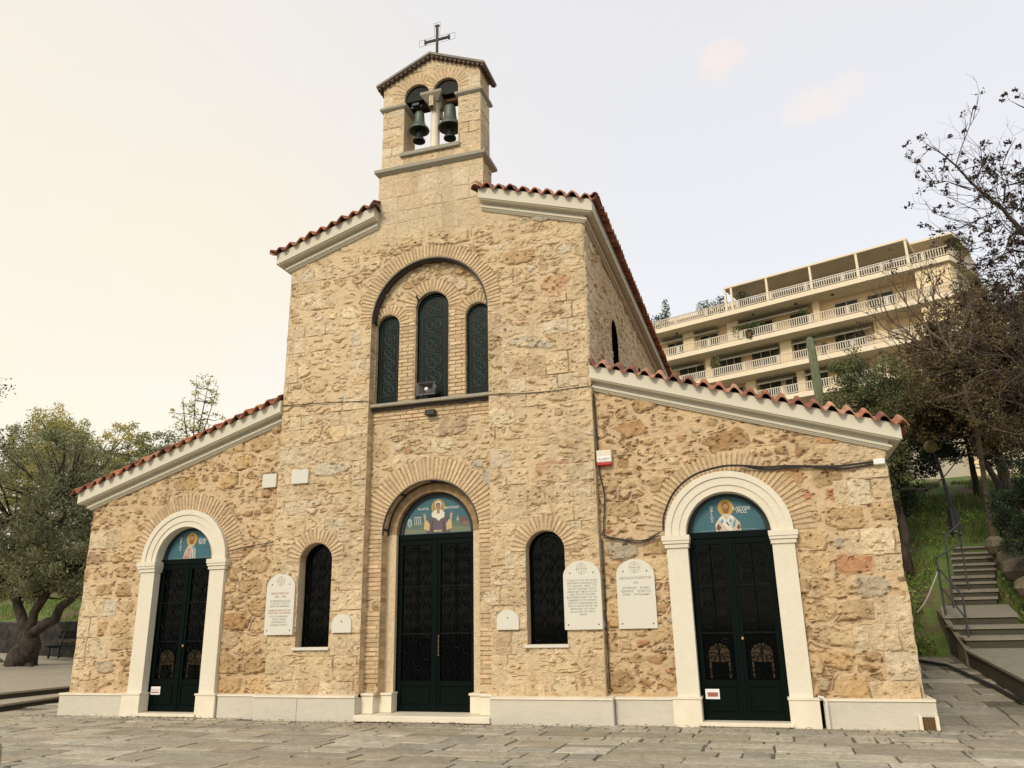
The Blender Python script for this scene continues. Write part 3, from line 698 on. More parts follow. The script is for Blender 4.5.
# ------------------------------------------------------------------ cornices (mitred round the corner)
PROF = [(0, -.27), (.045, -.268), (.048, -.24), (.07, -.236), (.073, -.205), (.10, -.20), (.104, -.145), (.06, -.14), (.058, -.045), (.215, -.03), (.217, 0), (.243, .002), (.243, .245), (.20, .25), (-.02, .25)]
PROF = [(o, dz*.70 if dz < 0 else dz) for o, dz in PROF]
def cornice(name, xi, xw, zb, yf, ylen, s, yi_extra=0.0):
    """rake from |x|=xi to the wall corner |x|=xw and round it; zb = fascia foot height at xw+.243"""
    V = []; F = []; k = len(PROF)
    base = lambda x: zb+SL*(xw+.243-x)
    for o, dz in PROF:
        V.append((s*xi, yf-o, base(xi)+dz)); V.append((s*(xw+o), yf-o, base(xw+o)+dz)); V.append((s*(xw+o), ylen, base(xw+o)+dz))
    for i in range(k-1):
        a = 3*i; b = 3*(i+1)
        F += [(a, a+1, b+1, b), (a+1, a+2, b+2, b+1)]
    F.append(tuple(3*i for i in range(k)))
    o = npmesh(name, V, F, M['cornice'], church); return o
for s in (-1, 1):
    cornice('cornice', 1.17, WN, 9.168, 0, LEN, s)
    cornice('cornice', WN, WA, 4.298, AY, LEN, s)
# ------------------------------------------------------------------ roof tiles
TC = np.array([(.33, .125, .065), (.28, .10, .055), (.38, .165, .09), (.21, .08, .05), (.40, .21, .125)])
def tcol(i, j, k=0):
    r = R2(np.asarray(i), np.asarray(j), k); c = TC[(r*4.999).astype(int)]; return c*(.75+.5*R2(np.asarray(i)+9, np.asarray(j), k+1))[..., None]
PER = .25
def wave(t):
    c = np.cos(2*PI*t); return np.where(c > 0, np.abs(c)**.6, -np.abs(c)**.8*.95)
def tilesheet(P, nu, nv, name, rnd=0):
    """P(u,v)->xyz grid; thickness given to the sheet downward"""
def roof(name, xr, xe, ztop, y0, y1, s, k):
    "main slope: channels run down x, wave along y, stepped courses"
    ny = int((y1-y0)/PER*10)+1; ys = np.linspace(y0, y1, ny)
    L = (xe-xr); nc = int(L/.36)+1; xs = []; st = []
    for c in range(nc): xs += [xr+L*c/nc, xr+L*(c+.999)/nc]; st += [0, 1]
    xs = np.array(xs); st = np.array(st)
    Y, X = np.meshgrid(ys, xs, indexing='ij'); ST = np.broadcast_to(st, Y.shape)
    i = np.floor(Y/PER+.5); j = np.floor((X-xr)/(L/nc)+1e-6)
    z = ztop-SL*(X-xr)+.055*wave(Y/PER)+.022*ST+.014*(R2(i, j, k)-.5)
    X2 = X+.02*(R2(i, j, k+1)-.5)*(j >= nc-1)
    V = np.stack([s*X2, Y, z], -1).reshape(-1, 3); V2 = V.copy(); V2[:, 2] -= .02
    C = tcol(i, j, k).reshape(-1, 3); idx = np.arange(V.shape[0]).reshape(Y.shape); n = len(V)
    F = np.stack([idx[:-1, :-1], idx[1:, :-1], idx[1:, 1:], idx[:-1, 1:]], -1).reshape(-1, 4)
    e = idx[:, -1]; Fe = np.stack([e[:-1], e[1:], e[1:]+n, e[:-1]+n], -1)
    return npmesh(name, np.concatenate([V, V2]), [np.concatenate([F, F+n, Fe])], M['tile'], church, cols=np.concatenate([C, C*.8]))
def verge(name, xi, xe, zi, yf, s, k, over=.33, back=.35, ends=True):
    "row of barrel tiles laid across the gable edge; wave along x"
    nx = int((xe-xi)/PER*14)+1; xs = np.linspace(xi, xe, nx); vs = np.array([0, .03, .2, .45, .7, 1.0])
    X, Vv = np.meshgrid(xs, vs, indexing='ij'); i = np.floor((X-xi)/PER+.5)
    w = wave((X-xi)/PER)
    y = yf-over+(over+back)*Vv+.05*(R2(i, i*0, k)-.5)*(1-Vv)-.02*(w < -.2)*(1-Vv)
    z = zi-SL*(X-xi)+.060*w+.016*(R2(i, i*0, k+1)-.5)*(1-Vv)+np.interp(Vv, [0, .45, 1], [0, .13, .06])
    V = np.stack([s*X, y, z], -1).reshape(-1, 3); V2 = V.copy(); V2[:, 2] -= .032
    C = (tcol(i, i*0+k, k)*1.1).reshape(-1, 3); idx = np.arange(len(V)).reshape(X.shape); n = len(V)
    F = np.stack([idx[:-1, :-1], idx[1:, :-1], idx[1:, 1:], idx[:-1, 1:]], -1).reshape(-1, 4)
    e = idx[:, 0]; Fe = np.stack([e[:-1], e[1:], e[1:]+n, e[:-1]+n], -1)
    return npmesh(name, np.concatenate([V, V2]), [np.concatenate([F, F+n, Fe])], M['tile'], church, cols=np.concatenate([C, C*.75]), smooth=False)
def barrel(m, p0, p1, r0, r1, c, n=8):
    p0 = Vector(p0); p1 = Vector(p1); t = (p1-p0).normalized(); u = t.cross(Vector((0, 0, 1))).normalized(); v = u.cross(t)
    m.c = c; vs = []
    for p, r in ((p0, r0), (p1, r1)):
        for rr in (r, r-.02):
            for i in range(n+1):
                a = PI*i/n; vs.append(p+u*(rr*math.cos(a))+v*(rr*math.sin(a)))
    k = n+1; f = []
    for i in range(n): f += [(i, i+1, 2*k+i+1, 2*k+i), (k+i, 3*k+i, 3*k+i+1, k+i+1), (i, k+i, k+i+1, i+1), (2*k+i, 2*k+i+1, 3*k+i+1, 3*k+i)]
    m.add(vs, f)
for s in (-1, 1):
    # nave
    zc = 9.168+.245+.030
    roof('roof_tiles', 0.0, WN+.40, zc+SL*(WN+.243)+.02, .15, LEN+.3, s, 2)
    verge('verge_tiles', 1.14, WN+.36, zc+SL*(WN+.243-1.14), 0, s, 4 if s > 0 else 6)
    za = 4.298+.245+.026
    roof('roof_tiles', WN+.01, WA+.40, za+SL*(WA+.243-WN)+.02, AY+.15, LEN+.3, s, 8)
    verge('verge_tiles', WN+.01, WA+.36, za+SL*(WA+.243-WN), AY, s, 10 if s > 0 else 12)
    # upturned corner tiles and the end tiles beside the bell gable
    m = MB(); barrel(m, (s*(WN-.25), .45, zc+.14), (s*(WN+.34), -.34, zc-.02), .06, .07, (.20, .07, .045)); m.build('corner_tile', M['tile'], church, col=True)
    m = MB(); barrel(m, (s*(WA-.25), AY+.45, za+.12), (s*(WA+.28), AY-.30, za-.03), .055, .06, (.30, .11, .065)); m.build('corner_tile', M['tile'], church, col=True)
    zt = zc+SL*(WN+.243-1.2)
    m = MB(); barrel(m, (s*1.20, -.02, zt-.05), (s*1.12, -.33, zt-.09), .07, .09, (.14, .05, .04)); m.build('corner_tile', M['tile'], church, col=True)
# ------------------------------------------------------------------ doors
def scroll(cx, cz, r, turns=1.6, d=1, a0=0, n=22):
    return [(cx+r*(1-.78*t)*math.cos(a0+d*turns*2*PI*t), cz+r*(1-.78*t)*math.sin(a0+d*turns*2*PI*t)) for t in [i/n for i in range(n+1)]]
def ironwork(m, x0, x1, z0, z1, y, cell=.22, r=.007, rnd=None):
    nxc = max(1, round((x1-x0)/cell)); nzc = max(1, round((z1-z0)/cell)); dx = (x1-x0)/nxc; dz = (z1-z0)/nzc
    for i in range(nxc):
        for j in range(nzc):
            cx = x0+dx*(i+.5); cz = z0+dz*(j+.5); R = min(dx, dz)*.46; d = 1 if (i+j) % 2 else -1
            m.tube([(a, y-.006*rnd.random(), b) for a, b in scroll(cx, cz, R, 1.5, d, rnd.random()*6.28)], r, 5)
            m.tube([(cx-dx*.5, y, cz-dz*.5*d), (cx-dx*.12, y-.01, cz+dz*.1*d), (cx+dx*.15, y-.01, cz-dz*.1*d), (cx+dx*.5, y, cz+dz*.5*d)], r*.9, 5)
def door(cx, w, z0, zt, y, zp, handle=True, wood=False, seed=1):
    "two-leaf steel door: cx centre, w half width, zt top, zp top of the solid panel"
    rnd = random.Random(seed)
    for s in (-1, 1):
        a, b = (cx-w, cx-.004) if s < 0 else (cx+.004, cx+w)
        m = MB(); st = .085
        m.bbox(a, a+st, y-.03, y+.03, z0, zt, .004); m.bbox(b-st, b, y-.03, y+.03, z0, zt, .004)
        m.box(a+st, b-st, y-.028, y+.028, z0, z0+.1); m.box(a+st, b-st, y-.028, y+.028, zp-.06, zp+.03); m.box(a+st, b-st, y-.028, y+.028, zt-.10, zt-.002)
        m.box(a+st, b-st, y-.012, y+.01, z0+.1, zp-.06); m.bbox(a+st+.03, b-st-.03, y-.026, y-.012, z0+.13, zp-.09, .004)
        dl = m.build('door_leaf', M['green'], church)
        m = MB(); m.box(a+st, b-st, y+.012, y+.02, zp+.03, zt-.1); m.build('door_glass', M['glass'], dl)
        m = MB(); ironwork(m, a+st+.015, b-st-.015, zp+.05, zt-.12, y-.012, .2, .006, rnd)
        xm = (a+b)/2
        m.tube([(xm, y-.02, zp+.03), (xm, y-.02, zt-.1)], .009, 4)
        for f in (.33, .66): zz = zp+(zt-zp)*f; m.box(a+st, b-st, y-.022, y-.004, zz-.012, zz+.012)
        m.build('door_grille', M['grille'], dl)
        if wood:
            m = MB(); wx = .165; zc = zp+.42
            m.arch(xm, zc, wx-.035, wx, y+.0, y+.010, 18); m.box(xm-wx, xm-wx+.03, y, y+.010, zp+.06, zc); m.box(xm+wx-.03, xm+wx, y, y+.010, zp+.06, zc)
            m.disc(xm, zc, wx-.04, wx-.04, y+.009, .002, 20, 0, PI); m.box(xm-wx+.03, xm+wx-.03, y+.007, y+.010, zp+.30, zc)
            m.build('arched_glass_shape', M['glassbrown'], dl)  # arched shapes seen in the glass, built as dim brown relief
    m = MB(); m.bbox(cx-.03, cx+.03, y-.045, y-.02, z0+.01, zt-.01, .004)
    cs = m.build('meeting_stile', M['green'], church)
    m = MB(); zh = 1.25
    if handle:
        for i in range(9): m.tube([(cx+.075, y-.08, zh-.16+.04*i), (cx+.075, y-.08, zh-.135+.04*i)], [.008, .014], 6)
        m.tube([(cx+.075, y-.08, zh-.16), (cx+.075, y-.03, zh-.16)], .008, 6); m.tube([(cx+.075, y-.08, zh+.18), (cx+.075, y-.03, zh+.18)], .008, 6)
    else: m.lathe([(.0, 0), (.02, .0), (.024, .02), (.01, .045)], (cx+.06, y-.05, 1.3), 10)
    m.build('door_handle', M['brass'], cs)
    m = MB()
    for k in (-1, 1):
        a, b = sorted((cx+k*w, cx+k*(w+.06))); m.box(a, b, y-.05, y+.05, z0-.04, zt)
    m.box(cx-w-.05, cx+w+.05, y-.05, y+.05, zt, zt+.10)
    m.build('door_frame', M['green'], church)
door(0, .78, .13, 3.20, .56, .62, True, False, 3)
door(-5.41, .66, .095, 2.93, AY+.13, .66, False, True, 5)
door(5.41, .66, .095, 2.93, AY+.13, .66, False, True, 8)
# ------------------------------------------------------------------ icons over the doors
def halfdisc(m, cx, cz, r, y, c, inset=0):
    m.c = c; m.disc(cx, cz, r, r, y, .004, 40, 0, PI)
def text_obj(body, size, x, y, z, mat, parent, align='CENTER', name='inscription', space=1.0, ext=.0012, rz=0, line=1.0):
    cu = bpy.data.curves.new(name, 'FONT'); cu.body = body; cu.size = size; cu.align_x = align; cu.extrude = ext; cu.space_line = line; cu.space_character = space; cu.resolution_u = 2
    t = bpy.data.objects.new(name, cu); COL.objects.link(t); t.matrix_world = Matrix.Translation((x, y, z)) @ Matrix.Rotation(PI/2, 4, 'X')
    bpy.context.view_layer.update()
    dg = bpy.context.evaluated_depsgraph_get(); me = bpy.data.meshes.new_from_object(t.evaluated_get(dg)); me.transform(t.matrix_world)
    bpy.data.objects.remove(t); bpy.data.curves.remove(cu); me.materials.clear(); me.materials.append(mat); me.name = name
    return link(bpy.data.objects.new(name, me), parent)
TEAL = (.035, .12, .15)
def icon(cx, cz, r, y, kind):
    m = MB(); halfdisc(m, cx, cz, r, y, TEAL)
    m.c = (.012, .02, .02); m.arch(cx, cz, r, r+.10, y-.03, y+.02, 36)
    P = m.build('icon_panel', M['paint'], church, col=True)
    m = MB(); Y = y-.005
    def poly(c, pts, dy=0): m.c = c; m.flat([(cx+a*r, cz+b*r) for a, b in pts], Y-dy, .0015)
    def el(c, x, z, a, b, dy=0, a0=0, a1=2*PI): m.c = c; m.disc(cx+x*r, cz+z*r, a*r, b*r, Y-dy, .0015, 22, a0, a1)
    if kind == 'centre':
        poly((.10, .15, .11), [(-.985, .02), (.985, .02), (.93, .28), (.5, .33), (.1, .25), (-.4, .34), (-.93, .28)])
        poly((.16, .18, .12), [(-.98, .02), (.98, .02), (.96, .14), (.2, .2), (-.5, .12), (-.97, .18)], .0012)
        for x in (-.68, -.62, -.56, -.50): poly((.38, .42, .38), [(x-.012, .27), (x+.012, .27), (x+.012, .47), (x-.012, .47)], .002)
        poly((.38, .42, .38), [(-.70, .46), (-.48, .46), (-.48, .49), (-.70, .49)], .002)
        el((.34, .38, .35), -.83, .33, .07, .12, .002); el((.2, .25, .26), -.83, .31, .035, .08, .003)
        poly((.35, .33, .25), [(.55, .33), (.65, .33), (.60, .48)], .002); poly((.14, .07, .06), [(.68, .24), (.86, .24), (.86, .42), (.68, .44)], .002); poly((.22, .12, .08), [(.74, .2), (.93, .2), (.9, .3), (.74, .3)], .003)
        el((.45, .30, .07), .02, .72, .20, .22, .003); el((.30, .19, .05), .02, .72, .165, .185, .004)
        poly((.11, .08, .10), [(-.33, .03), (.38, .03), (.30, .38), (.22, .55), (-.16, .55), (-.26, .38)], .005)
        el((.60, .58, .50), .02, .78, .10, .12, .0052); poly((.62, .60, .50), [(-.18, .56), (-.06, .66), (.10, .66), (.22, .56), (.20, .44), (.10, .40), (.04, .34), (-.04, .42), (-.16, .46)], .0055)
        el((.12, .09, .09), .02, .765, .075, .085, .006); el((.33, .19, .11), .025, .71, .058, .095, .0065); poly((.30, .17, .10), [(-.02, .55), (.07, .55), (.06, .66), (-.01, .66)], .006)
        for s in (-1, 1):
            poly((.50, .36, .17), [(s*.26+.02, .08), (s*.42+.02, .14), (s*.40+.02, .36), (s*.33+.02, .38), (s*.24+.02, .26)], .0065)
            poly((.42, .28, .17), [(s*.36+.02, .36), (s*.41+.02, .36), (s*.43+.02, .50), (s*.39+.02, .56), (s*.35+.02, .50)], .007)
            for k in range(3): a = s*(.36+.035*k)+.02; poly((.42, .28, .17), [(a, .50), (a+s*.02, .50), (a+s*.03, .61)], .0072)
            poly((.07, .05, .06), [(s*.16+.02, .05), (s*.22+.02, .05), (s*.18+.02, .36), (s*.13+.02, .36)], .0072)
        poly((.40, .33, .2), [(-.10, .05), (.14, .05), (.14, .10), (-.10, .10)], .0075)
        el((.25, .13, .08), .0, .725, .008, .006, .0072); el((.05, .03, .03), .002, .73, .009, .006, .0074); el((.05, .03, .03), .048, .73, .009, .006, .0074); poly((.2, .1, .06), [(.018, .70), (.034, .70), (.027, .735)], .0074)
    else:
        hx = -.02 if kind == 'right' else -.03
        el((.50, .30, .05), hx, .68, .215, .245, .002); el((.42, .24, .04), hx, .68, .175, .205, .003)
        if kind == 'right':
            poly((.50, .44, .32), [(-.34, .02), (.36, .02), (.34, .24), (.18, .42), (.06, .50), (-.10, .50), (-.22, .40), (-.35, .22)], .004)
            poly((.14, .06, .04), [(-.33, .10), (-.25, .03), (-.18, .12), (-.26, .24)], .005); poly((.14, .06, .04), [(.24, .10), (.30, .22), (.35, .10), (.29, .04)], .005)
            for p in ([(-.22, .36), (-.12, .46), (.14, .02), (.0, .02)], [(.20, .38), (.10, .47), (-.04, .26), (.02, .16)]): poly((.60, .60, .52), p, .006)
            for p in ([(-.20, .28), (-.14, .38), (-.10, .30), (-.16, .22)], [(.16, .26), (.24, .33), (.20, .14), (.12, .10)], [(.04, .30), (.10, .38), (.12, .30), (.07, .23)]): poly((.10, .28, .38), p, .007)
        else:
            poly((.45, .38, .30), [(-.34, .02), (.20, .02), (.16, .34), (.04, .50), (-.14, .50), (-.28, .30)], .004)
            poly((.42, .16, .12), [(-.30, .04), (-.10, .04), (-.06, .34), (-.16, .38)], .005); poly((.10, .28, .36), [(-.02, .04), (.14, .04), (.10, .42), (.02, .46)], .005)
            poly((.5, .5, .44), [(.05, .03), (.1, .03), (.06, .36), (.02, .36)], .006); poly((.5, .4, .33), [(-.2, .1), (-.15, .1), (-.12, .3), (-.17, .3)], .006)
        el((.13, .07, .03), hx, .70, .105, .135, .0065); el((.38, .22, .11), hx, .70, .075, .10, .007); el((.16, .09, .045), hx, .60, .075, .085, .0075)
        el((.36, .20, .1), hx, .655, .03, .02, .008)
        for k in (-1, 1): el((.04, .02, .02), hx+k*.03, .715, .013, .007, .008)
        poly((.25, .13, .07), [(hx-.01, .67), (hx+.01, .67), (hx, .715)], .008)
        m.c = (.3, .3, .25); m.flat([(cx-.8*r, cz+.045*r), (cx+.85*r, cz+.045*r), (cx+.85*r, cz+.055*r), (cx-.8*r, cz+.055*r)], Y-.001, .0015)
    m.build('painted_figure', M['paint'], P, col=True)
    wm = M['white']
    if kind == 'centre':
        text_obj('Η ΑΓΙΑ', .075*r/.75, cx-.42*r, Y-.006, cz+.66*r, wm, P, name='lettering'); text_obj('ΦΩΤΕΙΝΗ', .07*r/.75, cx+.42*r, Y-.006, cz+.66*r, wm, P, name='lettering')
    elif kind == 'right':
        text_obj('Ο\nΑ\nΓ\nΙ\nΟ\nΣ', .07, cx-.42*r, Y-.006, cz+.66*r, wm, P, name='lettering', line=.62); text_obj('ΕΛΕΥΘΕ\nΡΙΟΣ', .075, cx+.42*r, Y-.006, cz+.60*r, wm, P, name='lettering', line=.75)
    else:
        text_obj('Ο\nΑ\nΓ\nΙ\nΟ\nΣ', .07, cx-.48*r, Y-.006, cz+.68*r, wm, P, name='lettering', line=.62); text_obj('ΙΩΑΝ\nΝΗΣ', .08, cx+.42*r, Y-.006, cz+.60*r, wm, P, name='lettering', line=.75)
icon(0, 3.30, .70, .57, 'centre'); icon(-5.41, 3.03, .59, AY+.145, 'left'); icon(5.41, 3.03, .59, AY+.145, 'right')
# dark backing behind the openings so that rooms stay dark
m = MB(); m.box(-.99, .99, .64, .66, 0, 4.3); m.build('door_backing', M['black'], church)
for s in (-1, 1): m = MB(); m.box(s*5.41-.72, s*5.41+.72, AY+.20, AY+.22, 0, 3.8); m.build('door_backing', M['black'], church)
# ------------------------------------------------------------------ windows
def arch_outline(cx, w, z0, zs, n=20):
    return [(cx-w, z0), (cx+w, z0)]+[(cx+w*math.cos(PI*i/n), zs+w*math.sin(PI*i/n)) for i in range(n+1)]
def window(cx, w, z0, zs, y, kind, seed):
    rnd = random.Random(seed)
    m = MB(); m.flat(arch_outline(cx, w+.01, z0, zs), y+.03, .01)
    P = m.build('window', M['tealglass'] if kind == 'leaded' else M['glass'], church)
    m = MB(); fr = arch_outline(cx, w-.018, z0+.018, zs)
    m.tube([(x, y+.005, z) for x, z in fr], .018, 6, closed=True)
    m.build('window_frame', M['grille'], P)
    m = MB()
    if kind == 'leaded':
        r = .0055; b = w*.62; Y = y+.008
        m.tube([(x, Y, z) for x, z in arch_outline(cx, b*1.12, z0+.06, zs)], r, 4, closed=True)
        m.tube([(x, Y, z) for x, z in arch_outline(cx, w*.86, z0+.04, zs)], r, 4, closed=True)
        zz = zs+.02; R = b*.72; k = 0
        while zz > z0+.15:
            m.tube([(cx+R*math.cos(a), Y, zz+R*math.sin(a)) for a in np.linspace(0, 2*PI, 21)[:-1]], r, 4, closed=True)
            if k == 0:
                for a in (PI/6, PI/2, 5*PI/6): m.tube([(cx-R*math.cos(a), Y, zz-R*math.sin(a)), (cx+R*math.cos(a), Y, zz+R*math.sin(a))], r, 4)
                m.tube([(cx+.5*R*math.cos(a), Y, zz+.5*R*math.sin(a)) for a in np.linspace(0, 2*PI, 13)[:-1]], r, 4, closed=True)
            else:
                for q in range(4): m.tube([(cx+(R*.5)*math.cos(q*PI/2)+R*.42*math.cos(a), Y, zz+(R*.5)*math.sin(q*PI/2)+R*.42*math.sin(a)) for a in np.linspace(0, 2*PI, 11)[:-1]], r*.8, 4, closed=True)
            for sd in (-1, 1): m.tube([(cx+sd*b*1.1, Y, zz-R), (cx+sd*R*.3, Y, zz-R*1.25), (cx-sd*R*.2, Y, zz-R*1.1)], r*.8, 4)
            zz -= R*2.35; k += 1
    else:
        rr = min(w, .33); zz = zs
        ironwork(m, cx-w+.03, cx+w-.03, z0+.03, zs, y+.0, .2, .006, rnd)
        m.tube([(a, y, b) for a, b in scroll(cx, zs+w*.35, w*.5, 1.6, 1, 0)], .006, 5)
    m.build('window_tracery', M['tracery'] if kind == 'leaded' else M['grille'], P)
for (cx, w, a, b) in op_t: window(cx, w, a, b, .29, 'leaded', int(cx*10)+20)
for (cx, w, a, b) in op_w: window(cx, w, a, b, .22, 'iron', int(cx*10)+50)
for i, (cy, w, a, b) in enumerate(SW):
    pts = arch_outline(cy, w+.01, 5.5, b)
    k = len(pts); vs = [(WN-.2, x, z) for x, z in pts]+[(WN-.23, x, z) for x, z in pts]
    npmesh('window', vs, [tuple(range(k))]+[tuple(range(2*k-1, k-1, -1))]+[(j, j+k, (j+1) % k+k, (j+1) % k) for j in range(k)], M['glass'], church)
# black metal hoops lining the big arches
def hoop(m, cx, cz, r, y, a0, a1, w=.014, d=.03, n=40):
    m.arch(cx, cz, r-w, r, y-d, y, n, a0, a1)
m = MB()
hoop(m, 0, 3.3, .985, .215, 0.10, PI+.02, .02, .03); hoop(m, 0, 3.3, .965, .43, .1, PI+.02, .018, .03)
for a in (.12, PI*.26, PI*.5, PI*.72, PI*.97):
    c, s = math.cos(a), math.sin(a); q = .035
    m.add([(c*.983-s*q*k1, yy, 3.3+s*.983+c*q*k1) for yy in (.2, .42) for k1 in (-.5, .5)]+[(c*.955-s*q*k1, yy, 3.3+s*.955+c*q*k1) for yy in (.2, .42) for k1 in (-.5, .5)],
          [(0, 1, 3, 2), (4, 6, 7, 5), (0, 2, 6, 4), (1, 5, 7, 3), (0, 4, 5, 1), (2, 3, 7, 6)])
m.build('arch_hoop', M['black'], church)
m = MB(); hoop(m, 0, 7.6, 1.268, .03, .0, PI, .022, .03); hoop(m, 0, 7.6, 1.262, .20, .0, PI, .03, .03)
m.build('arch_hoop', M['black'], church)
m = MB(); m.arch(0, 7.6, 1.225, 1.262, .035, .165, 40, .02, PI-.02); m.build('arch_lining', M['rust'], church)
m = MB(); hoop(m, 0, 7.83, .358, .21, PI*.35, PI*.97, .02, .03); m.tube([(-.30, .16, 8.02), (-.33, .13, 8.12)], .02, 6); m.build('arch_hoop', M['black'], church)
# pale marble blocks let into the rubble
for (x0, x1, z0, z1, y) in ((-3.68, -3.35, 4.36, 4.64, AY), (-2.90, -2.52, 4.36, 4.64, 0)):
    m = MB(); m.bbox(x0, x1, y-.062, y+.02, z0, z1, .006)
    m.build('marble_block', M['plaque'], church)
# ================================================================== BELLS AND FITTINGS
def bell(cx, cy, zt, zb, R, label, small):
    t = empty('bell', (cx, cy, zt), label=label, cat='bell', group='bells in the twin arches')
    H = zt-zb; m = MB(); pf = []
    for f, r in ((0, .25), (.03, .38), (.08, .46), (.2, .49), (.45, .52), (.65, .59), (.8, .74), (.90, .93), (1.0, 1.02), (1.03, 1.0)): pf.append((R*r, -H*f))
    pin = [(R*.92, -H*1.03), (R*.70, -H*.8), (R*.5, -H*.5), (R*.4, -H*.1), (.01, -H*.08)]
    m.lathe(pf+pin, (0, 0, 0), 28); m.build('bell_body', M['bronze'], t, smooth=True)
    m = MB(); m.tube([(0, 0, -.05), (0, 0, -H*.95)], .012, 6); m.lathe([(.01, -H*.92), (.035, -H*.98), (.04, -H*1.05), (.01, -H*1.12)], (0, 0, 0), 12); m.build('clapper', M['rust'], t)
    m = MB(); m.tube([(-.03, 0, -.01), (-.045, 0, .06), (.0, 0, .09), (.045, 0, .06), (.03, 0, -.01)], .014, 6); m.box(-.035, .035, -.04, .04, .07, .16); m.build('crown_loop', M['rust'], t)
    if small:
        m = MB(); z = -H-.03
        m.lathe([(.05, z), (.07, z-.03), (.075, z-.10), (.10, z-.17), (.135, z-.22), (.14, z-.25), (.11, z-.25), (.04, z-.1)], (0, 0, 0), 20)
        m.tube([(0, 0, -H*.9), (0, 0, z-.01)], .014, 6)
        m.box(-.07, -.045, -.02, .02, z-.2, z+.1); m.build('striker_drum', M['black'], t, smooth=False)
bell(-.385, .25, 12.62, 12.15, .225, 'green bronze bell hanging in the left arch of the bell gable', True)
bell(.35, .25, 12.62, 12.06, .265, 'larger green bronze bell hanging in the right arch of the bell gable', True)
m = MB(); m.bbox(.24, .63, .19, .29, 12.70, 12.79, .01); m.build('bell_beam', M['wood'], church); m = MB(); m.bbox(-.63, -.24, .19, .29, 12.74, 12.83, .01); m.build('bell_beam', M['rust'], church)
for s in (-1, 1):
    m = MB(); m.extr([(s*.345+.29*math.cos(a), 12.88+.29*math.sin(a)) for a in np.linspace(0, PI, 20)]+[(s*.345-.29, 12.80), (s*.345+.29, 12.80)], .07, .54); m.build('arch_dark_fill', M['grille'], church)  # solid black fill stands in for the dark underside of each arch head
m = MB(); m.box(-.56, -.30, .16, .20, 12.70, 12.80); m.box(-.50, -.34, .10, .16, 12.72, 12.86); m.build('bell_motor', M['black'], church)
# loudspeaker in the middle upper window
t = empty('loudspeaker', (-.03, .10, 5.862), label='small square horn loudspeaker on the sill of the upper middle window', cat='loudspeaker')
m = MB(); v = []
for (w_, h_, y_) in ((.19, .13, -.12), (.165, .11, -.11), (.06, .05, .02), (.05, .04, .14)): v.append([(-w_, y_, .19-h_), (w_, y_, .19-h_), (w_, y_, .19+h_), (-w_, y_, .19+h_)])
vs = [p for r_ in v for p in r_]; fs = []
for i in range(3):
    for j in range(4): fs.append((i*4+j, i*4+(j+1) % 4, (i+1)*4+(j+1) % 4, (i+1)*4+j))
fs.append((12, 13, 14, 15)); m.add(vs, fs)
m.box(-.16, .16, .025, .045, .09, .29)
m.build('horn', material('grey_plastic', (.10, .10, .095), rough=.5, var=.1, scale=10), t)
m = MB(); m.lathe([(.0, .0), (.03, .005), (.04, .02), (.03, .04)], (0, 0, 0), 14)
o = m.build('driver', M['white'], t); o.rotation_euler = (PI/2, 0, 0); o.location = (0, -.06, .19)
m = MB(); m.tube([(-.12, .02, 0.0), (-.12, .02, .10), (.12, .02, .10), (.12, .02, 0)], .01, 6); m.build('bracket', M['rust'], t)
# small camera under the sill
t = empty('wall_lamp', (0.03, .2, 5.60), label='small dark box fitting under the upper window sill', cat='wall fitting')
m = MB(); m.bbox(-.10, .10, -.16, -.03, -.07, .04, .01); m.build('housing', M['black'], t); m = MB(); m.box(-.03, .03, -.03, .03, -.05, .07); m.build('bracket', M['rust'], t)
# alarm box on the right aisle
t = empty('alarm_box', (3.40, AY-.0, 4.40), label='cream and red alarm siren box beside the nave corner', cat='alarm box')
m = MB(); m.bbox(-.13, .14, -.11, .03, -.075, .15, .012); m.build('casing', M['surround'], t)
m = MB(); m.bbox(-.125, .135, -.115, .02, -.125, -.076, .01); m.build('red_lens', M['red'], t)
m = MB(); m.box(-.11, .12, -.113, -.1095, -.055, .04); m.build('front_label', M['white'], t)
text_obj('ALARM', .06, 3.405, AY-.1145, 4.365, M['redletters'], t, name='lettering')
for ch in t.children:
    if ch.name.startswith('lettering'): ch.data.transform(Matrix.Translation((-3.40, -AY, -4.40)))
# flood lamp at the eaves end of the cable
t = empty('junction_box', (7.86, AY, 3.98), label='small white junction box at the upper right corner of the church', cat='junction box')
m = MB(); m.bbox(-.09, .08, -.12, -.02, -.035, .055, .008); m.build('casing', M['white'], t); m = MB(); m.box(-.03, .03, -.03, .02, -.02, .02); m.build('bracket', M['rust'], t)
# cables
def cable(name, pts, r, label, mat='cable', n=5):
    m = MB(); P = []
    Q = [Vector(p) for p in pts]; Q = [Q[0]*2-Q[1]]+Q+[Q[-1]*2-Q[-2]]
    for k in range(1, len(Q)-2):
        for i in range(6):
            t_ = i/6; a, b, c, d = Q[k-1:k+3]
            P.append(.5*((2*b)+(c-a)*t_+(2*a-5*b+4*c-d)*t_*t_+(3*b-3*c+d-a)*t_**3))
    P.append(Vector(pts[-1])); m.tube(P, r, n); o = m.build(name, M[mat], None); tag(o, label, 'cable'); return o
Yc = AY-.04
cable('cable', [(3.27, -.0+.10, 5.62), (3.285, .1, 5.0), (3.30, .10, 4.2), (3.37, .10, 3.75), (3.33, .10, 3.2), (3.36, .10, 3.04), (3.95, .09, 2.93), (4.30, .05, 3.05)], .013, 'black cable running down beside the nave corner to the right door')
cable('cable', [(3.285, .10, 3.0), (3.29, .10, 2.0), (3.29, .10, .55)], .010, 'thin black cable down the inner corner of the right aisle to the plinth')
